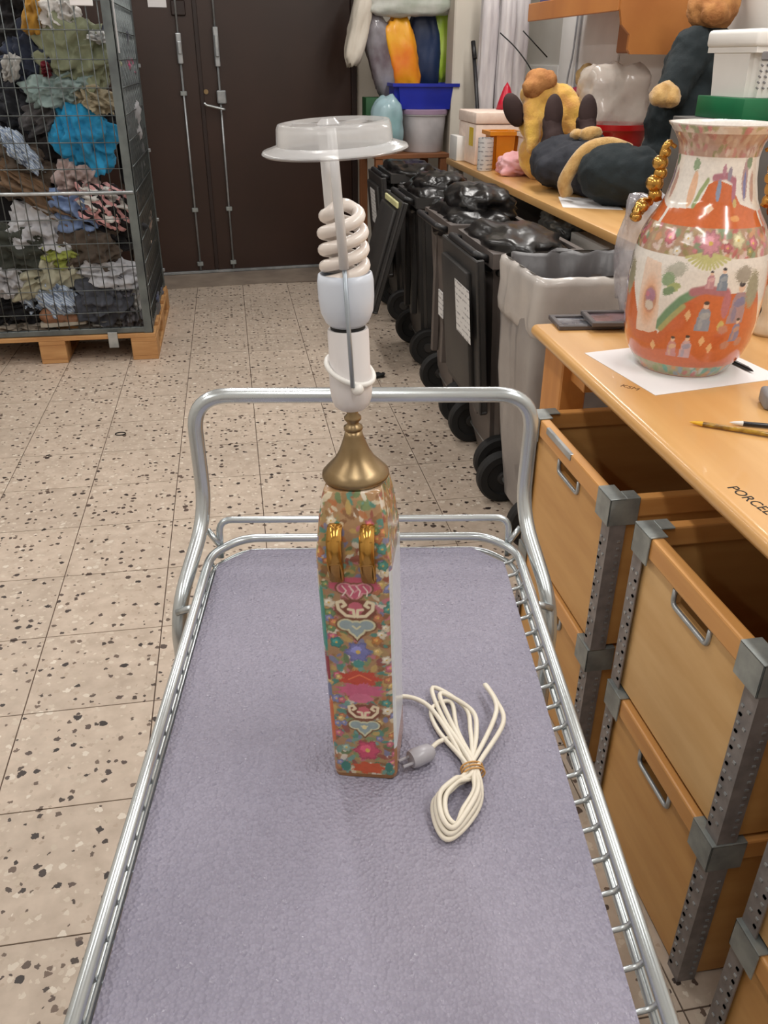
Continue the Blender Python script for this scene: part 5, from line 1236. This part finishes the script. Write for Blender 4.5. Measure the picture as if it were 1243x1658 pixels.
# dark mass deep in the cage, behind the garments one can tell apart
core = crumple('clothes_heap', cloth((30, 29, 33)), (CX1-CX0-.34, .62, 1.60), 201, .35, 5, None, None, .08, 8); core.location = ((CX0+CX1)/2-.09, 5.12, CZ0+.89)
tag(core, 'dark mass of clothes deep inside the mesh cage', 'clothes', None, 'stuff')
GARMENTS=[
 ('white cotton bundle at the top of the heap',-0.730,4.64,1.620,0.142,0.109,0,(225, 222, 218)),
 ('mustard yellow garment beside the white bundle at the top',-0.840,4.64,1.621,0.070,0.154,15,(190, 140, 50)),
 ('black garment in the top left corner of the heap',-0.958,4.78,1.627,0.195,0.149,0,(22, 22, 26)),
 ('small white strap garment poking through at the far left',-0.985,4.64,1.409,0.056,0.095,25,(215, 214, 212)),
 ('dark navy denim garment left of the sage green jacket',-0.881,4.71,1.447,0.239,0.220,10,(44, 52, 72)),
 ('sage green jacket bulging under the white bundle',-0.665,4.64,1.458,0.270,0.237,15,(140, 146, 118)),
 ('small white cloth right of the sage green jacket',-0.559,4.64,1.536,0.083,0.047,10,(220, 222, 222)),
 ('small crimson cloth left of the sage green jacket',-0.824,4.64,1.395,0.045,0.057,0,(120, 20, 40)),
 ('pale mint cloth under the sage green jacket',-0.783,4.64,1.313,0.251,0.117,-12,(150, 172, 170)),
 ('cream and tan cloth right of the pale mint cloth',-0.605,4.64,1.274,0.171,0.089,25,(176, 164, 138)),
 ('mid grey cloth below the pale mint cloth',-0.841,4.71,1.206,0.247,0.142,-20,(92, 90, 92)),
 ('black garment right of the bright blue cloth',-0.608,4.78,1.150,0.223,0.179,0,(18, 17, 20)),
 ('bright turquoise blue cloth in the middle of the heap',-0.707,4.64,1.103,0.238,0.226,35,(40, 150, 200)),
 ('dark brown garment left of the bright blue cloth',-0.935,4.78,1.051,0.287,0.202,0,(38, 32, 32)),
 ('pale blue striped sleeve at the left edge of the heap',-1.017,4.64,1.048,0.074,0.206,-35,(172, 186, 200)),
 ('taupe brown coat at the left edge of the heap',-1.073,4.71,0.947,0.294,0.203,10,(98, 84, 72)),
 ('tan brown trouser leg running down across the heap',-0.957,4.64,0.825,0.362,0.098,42,(122, 96, 72)),
 ('blush pink cloth below the bright blue cloth',-0.778,4.64,0.903,0.165,0.150,20,(188, 168, 164)),
 ('white printed shirt under the striped blouse',-0.622,4.64,0.797,0.248,0.122,18,(208, 206, 202)),
 ('cornflower blue shirt left of the black trousers',-0.805,4.64,0.762,0.212,0.166,15,(128, 152, 196)),
 ('black trousers across the heap beside the cornflower shirt',-0.636,4.71,0.673,0.348,0.173,18,(20, 20, 26)),
 ('crumpled white shirt left of the olive brown garment',-0.988,4.64,0.659,0.256,0.214,10,(206, 208, 214)),
 ('olive brown garment in the lower heap',-0.770,4.64,0.573,0.263,0.185,0,(90, 78, 68)),
 ('lime green cloth under the crumpled white shirt',-0.899,4.64,0.542,0.171,0.104,25,(166, 176, 84)),
 ('dark olive garment at the left of the lower heap',-1.101,4.64,0.565,0.268,0.206,10,(62, 66, 58)),
 ('pale lemon cream cloth in the lower heap',-1.000,4.64,0.439,0.320,0.165,-25,(196, 194, 170)),
 ('white garment at the left edge of the lower heap',-1.180,4.64,0.421,0.147,0.153,0,(196, 196, 200)),
 ('white towel right of the lime cloth',-0.617,4.64,0.433,0.247,0.132,15,(200, 202, 208)),
 ('black cotton garment above the grey knit hat',-0.883,4.71,0.371,0.377,0.183,0,(24, 24, 30)),
 ('lavender grey cloth beside the grey knit hat',-0.631,4.71,0.338,0.180,0.148,30,(150, 150, 168)),
 ('charcoal grey knit hat at the bottom of the cage',-0.730,4.64,0.303,0.248,0.221,0,(82, 86, 96)),
 ('light blue striped cloth at the bottom of the cage',-0.957,4.64,0.323,0.139,0.182,-30,(160, 178, 204)),
 ('black garment at the bottom left of the cage',-1.205,4.71,0.253,0.233,0.148,0,(20, 20, 26)),
 ('beige cloth lying along the cage floor at the left',-1.197,4.71,0.146,0.306,0.063,0,(160, 150, 138)),
 ('beige cloth lying along the cage floor under the hat',-0.772,4.71,0.166,0.230,0.077,0,(150, 146, 140)),
 ('grey cloth in the bottom right corner of the cage',-0.573,4.71,0.184,0.110,0.141,0,(110, 108, 112)),
 ('white sock balled up in the lower right of the heap',-0.541,4.71,0.290,0.073,0.113,0,(190, 190, 190)),
 ('dark grey garment left of the grey cloth',-1.023,4.78,1.218,0.247,0.183,0,(40, 42, 50)),
 ('pale blue cloth balled up beside the light blue striped cloth',-1.119,4.71,0.275,0.105,0.074,10,(168, 182, 200)),
 ('dusty pink garment seen through the right mesh near the top',-.565,5.35,1.407,0.440,0.073,90,(170, 70, 110)),
 ('grey and white garment seen through the right mesh at mid height',-.565,5.35,1.143,0.500,0.187,90,(150, 150, 154)),
 ('brown fur collar seen through the right mesh',-.565,5.35,0.598,0.500,0.216,90,(120, 92, 74)),
 ('sand coloured sleeve seen through the right mesh below the fur',-.565,5.35,0.423,0.500,0.138,90,(160, 140, 122)),
 ('navy garment seen through the right mesh near the top',-.565,5.35,1.473,0.500,0.193,90,(40, 44, 58)),
 ('black garment seen through the right mesh at mid height',-.565,5.35,0.965,0.500,0.230,90,(30, 30, 36)),
 ('slate blue garment seen through the right mesh at the bottom',-.565,5.35,0.177,0.500,0.094,90,(70, 76, 100)),
 ('dark grey garment seen through the right mesh above the pallet',-.565,5.06,0.150,0.500,0.115,90,(70, 66, 66)),
]

for k, (lab, x, y, z, w_, h_, rot, col) in enumerate(GARMENTS):
    side_ = rot == 90
    if side_:
        o = crumple('garment', cloth(col), (.12, w_*1.25, h_*1.5), 300+k, 1.4, 4, None, None, .3, 2.6)
        o.location = (CX1-.07, min(max(y, CY0+.1+w_*.55), CY1-.12-w_*.5), z)
    else:
        m_ = cloth(col)
        if 'striped sleeve' in lab or 'striped cloth' in lab: m_ = striped('stripes_blue', (196, 206, 216), (140, 158, 186), 26)
        if 'printed shirt' in lab: m_ = mat('printed_cotton', (216, 214, 210), .9, 0, (130, 128, 128), 16, .2, 60, lo=.52, hi=.6)
        o = crumple('garment', m_, (w_*1.2, .17, h_*1.26), 300+k, 1.0, 5 if w_*h_ > .012 else 4, None, rotm(0, R(rot), 0), .36, 2.4, .036)
        o.location = (min(x, CX1-.06-w_*.55), max(y+.055, CY0+.135), z)
    tag(o, lab, 'clothing', 'clothes packed in the mesh cage')
# striped blouse and the tan shoe
o = crumple('garment', striped('pink_black_stripes', (212, 160, 160), (24, 20, 24), 9, 2.5), (.30, .15, .20), 390, 1.0, 5, None, rotm(0, R(20), 0), .3, 2.4, .03); o.location = (-.66, 4.67, .79); tag(o, 'pink and black striped blouse below the bright turquoise cloth', 'clothing', 'clothes packed in the mesh cage')
sh = empty('shoe', (-.955, 4.66, CZ0+.031), R(8), 'tan brown shoe with a pale sole lying on the cage floor', 'shoe')
mb = MB(); mb.prism([(-.115, -.03), (-.06, -.042), (.05, -.036), (.115, -.022), (.125, .0), (.115, .026), (.05, .04), (-.06, .042), (-.115, .028)], 0, .018); mb.build('sole', mat('pale_sole', (196, 188, 172), .7), sh)
blob('upper', [((-.07, 0, .05), (.045, .038, .045), None), ((-.02, 0, .045), (.06, .036, .035), None), ((.05, 0, .032), (.065, .034, .025), None)], mat('tan_leather', (150, 106, 78), .6), sh, .006)
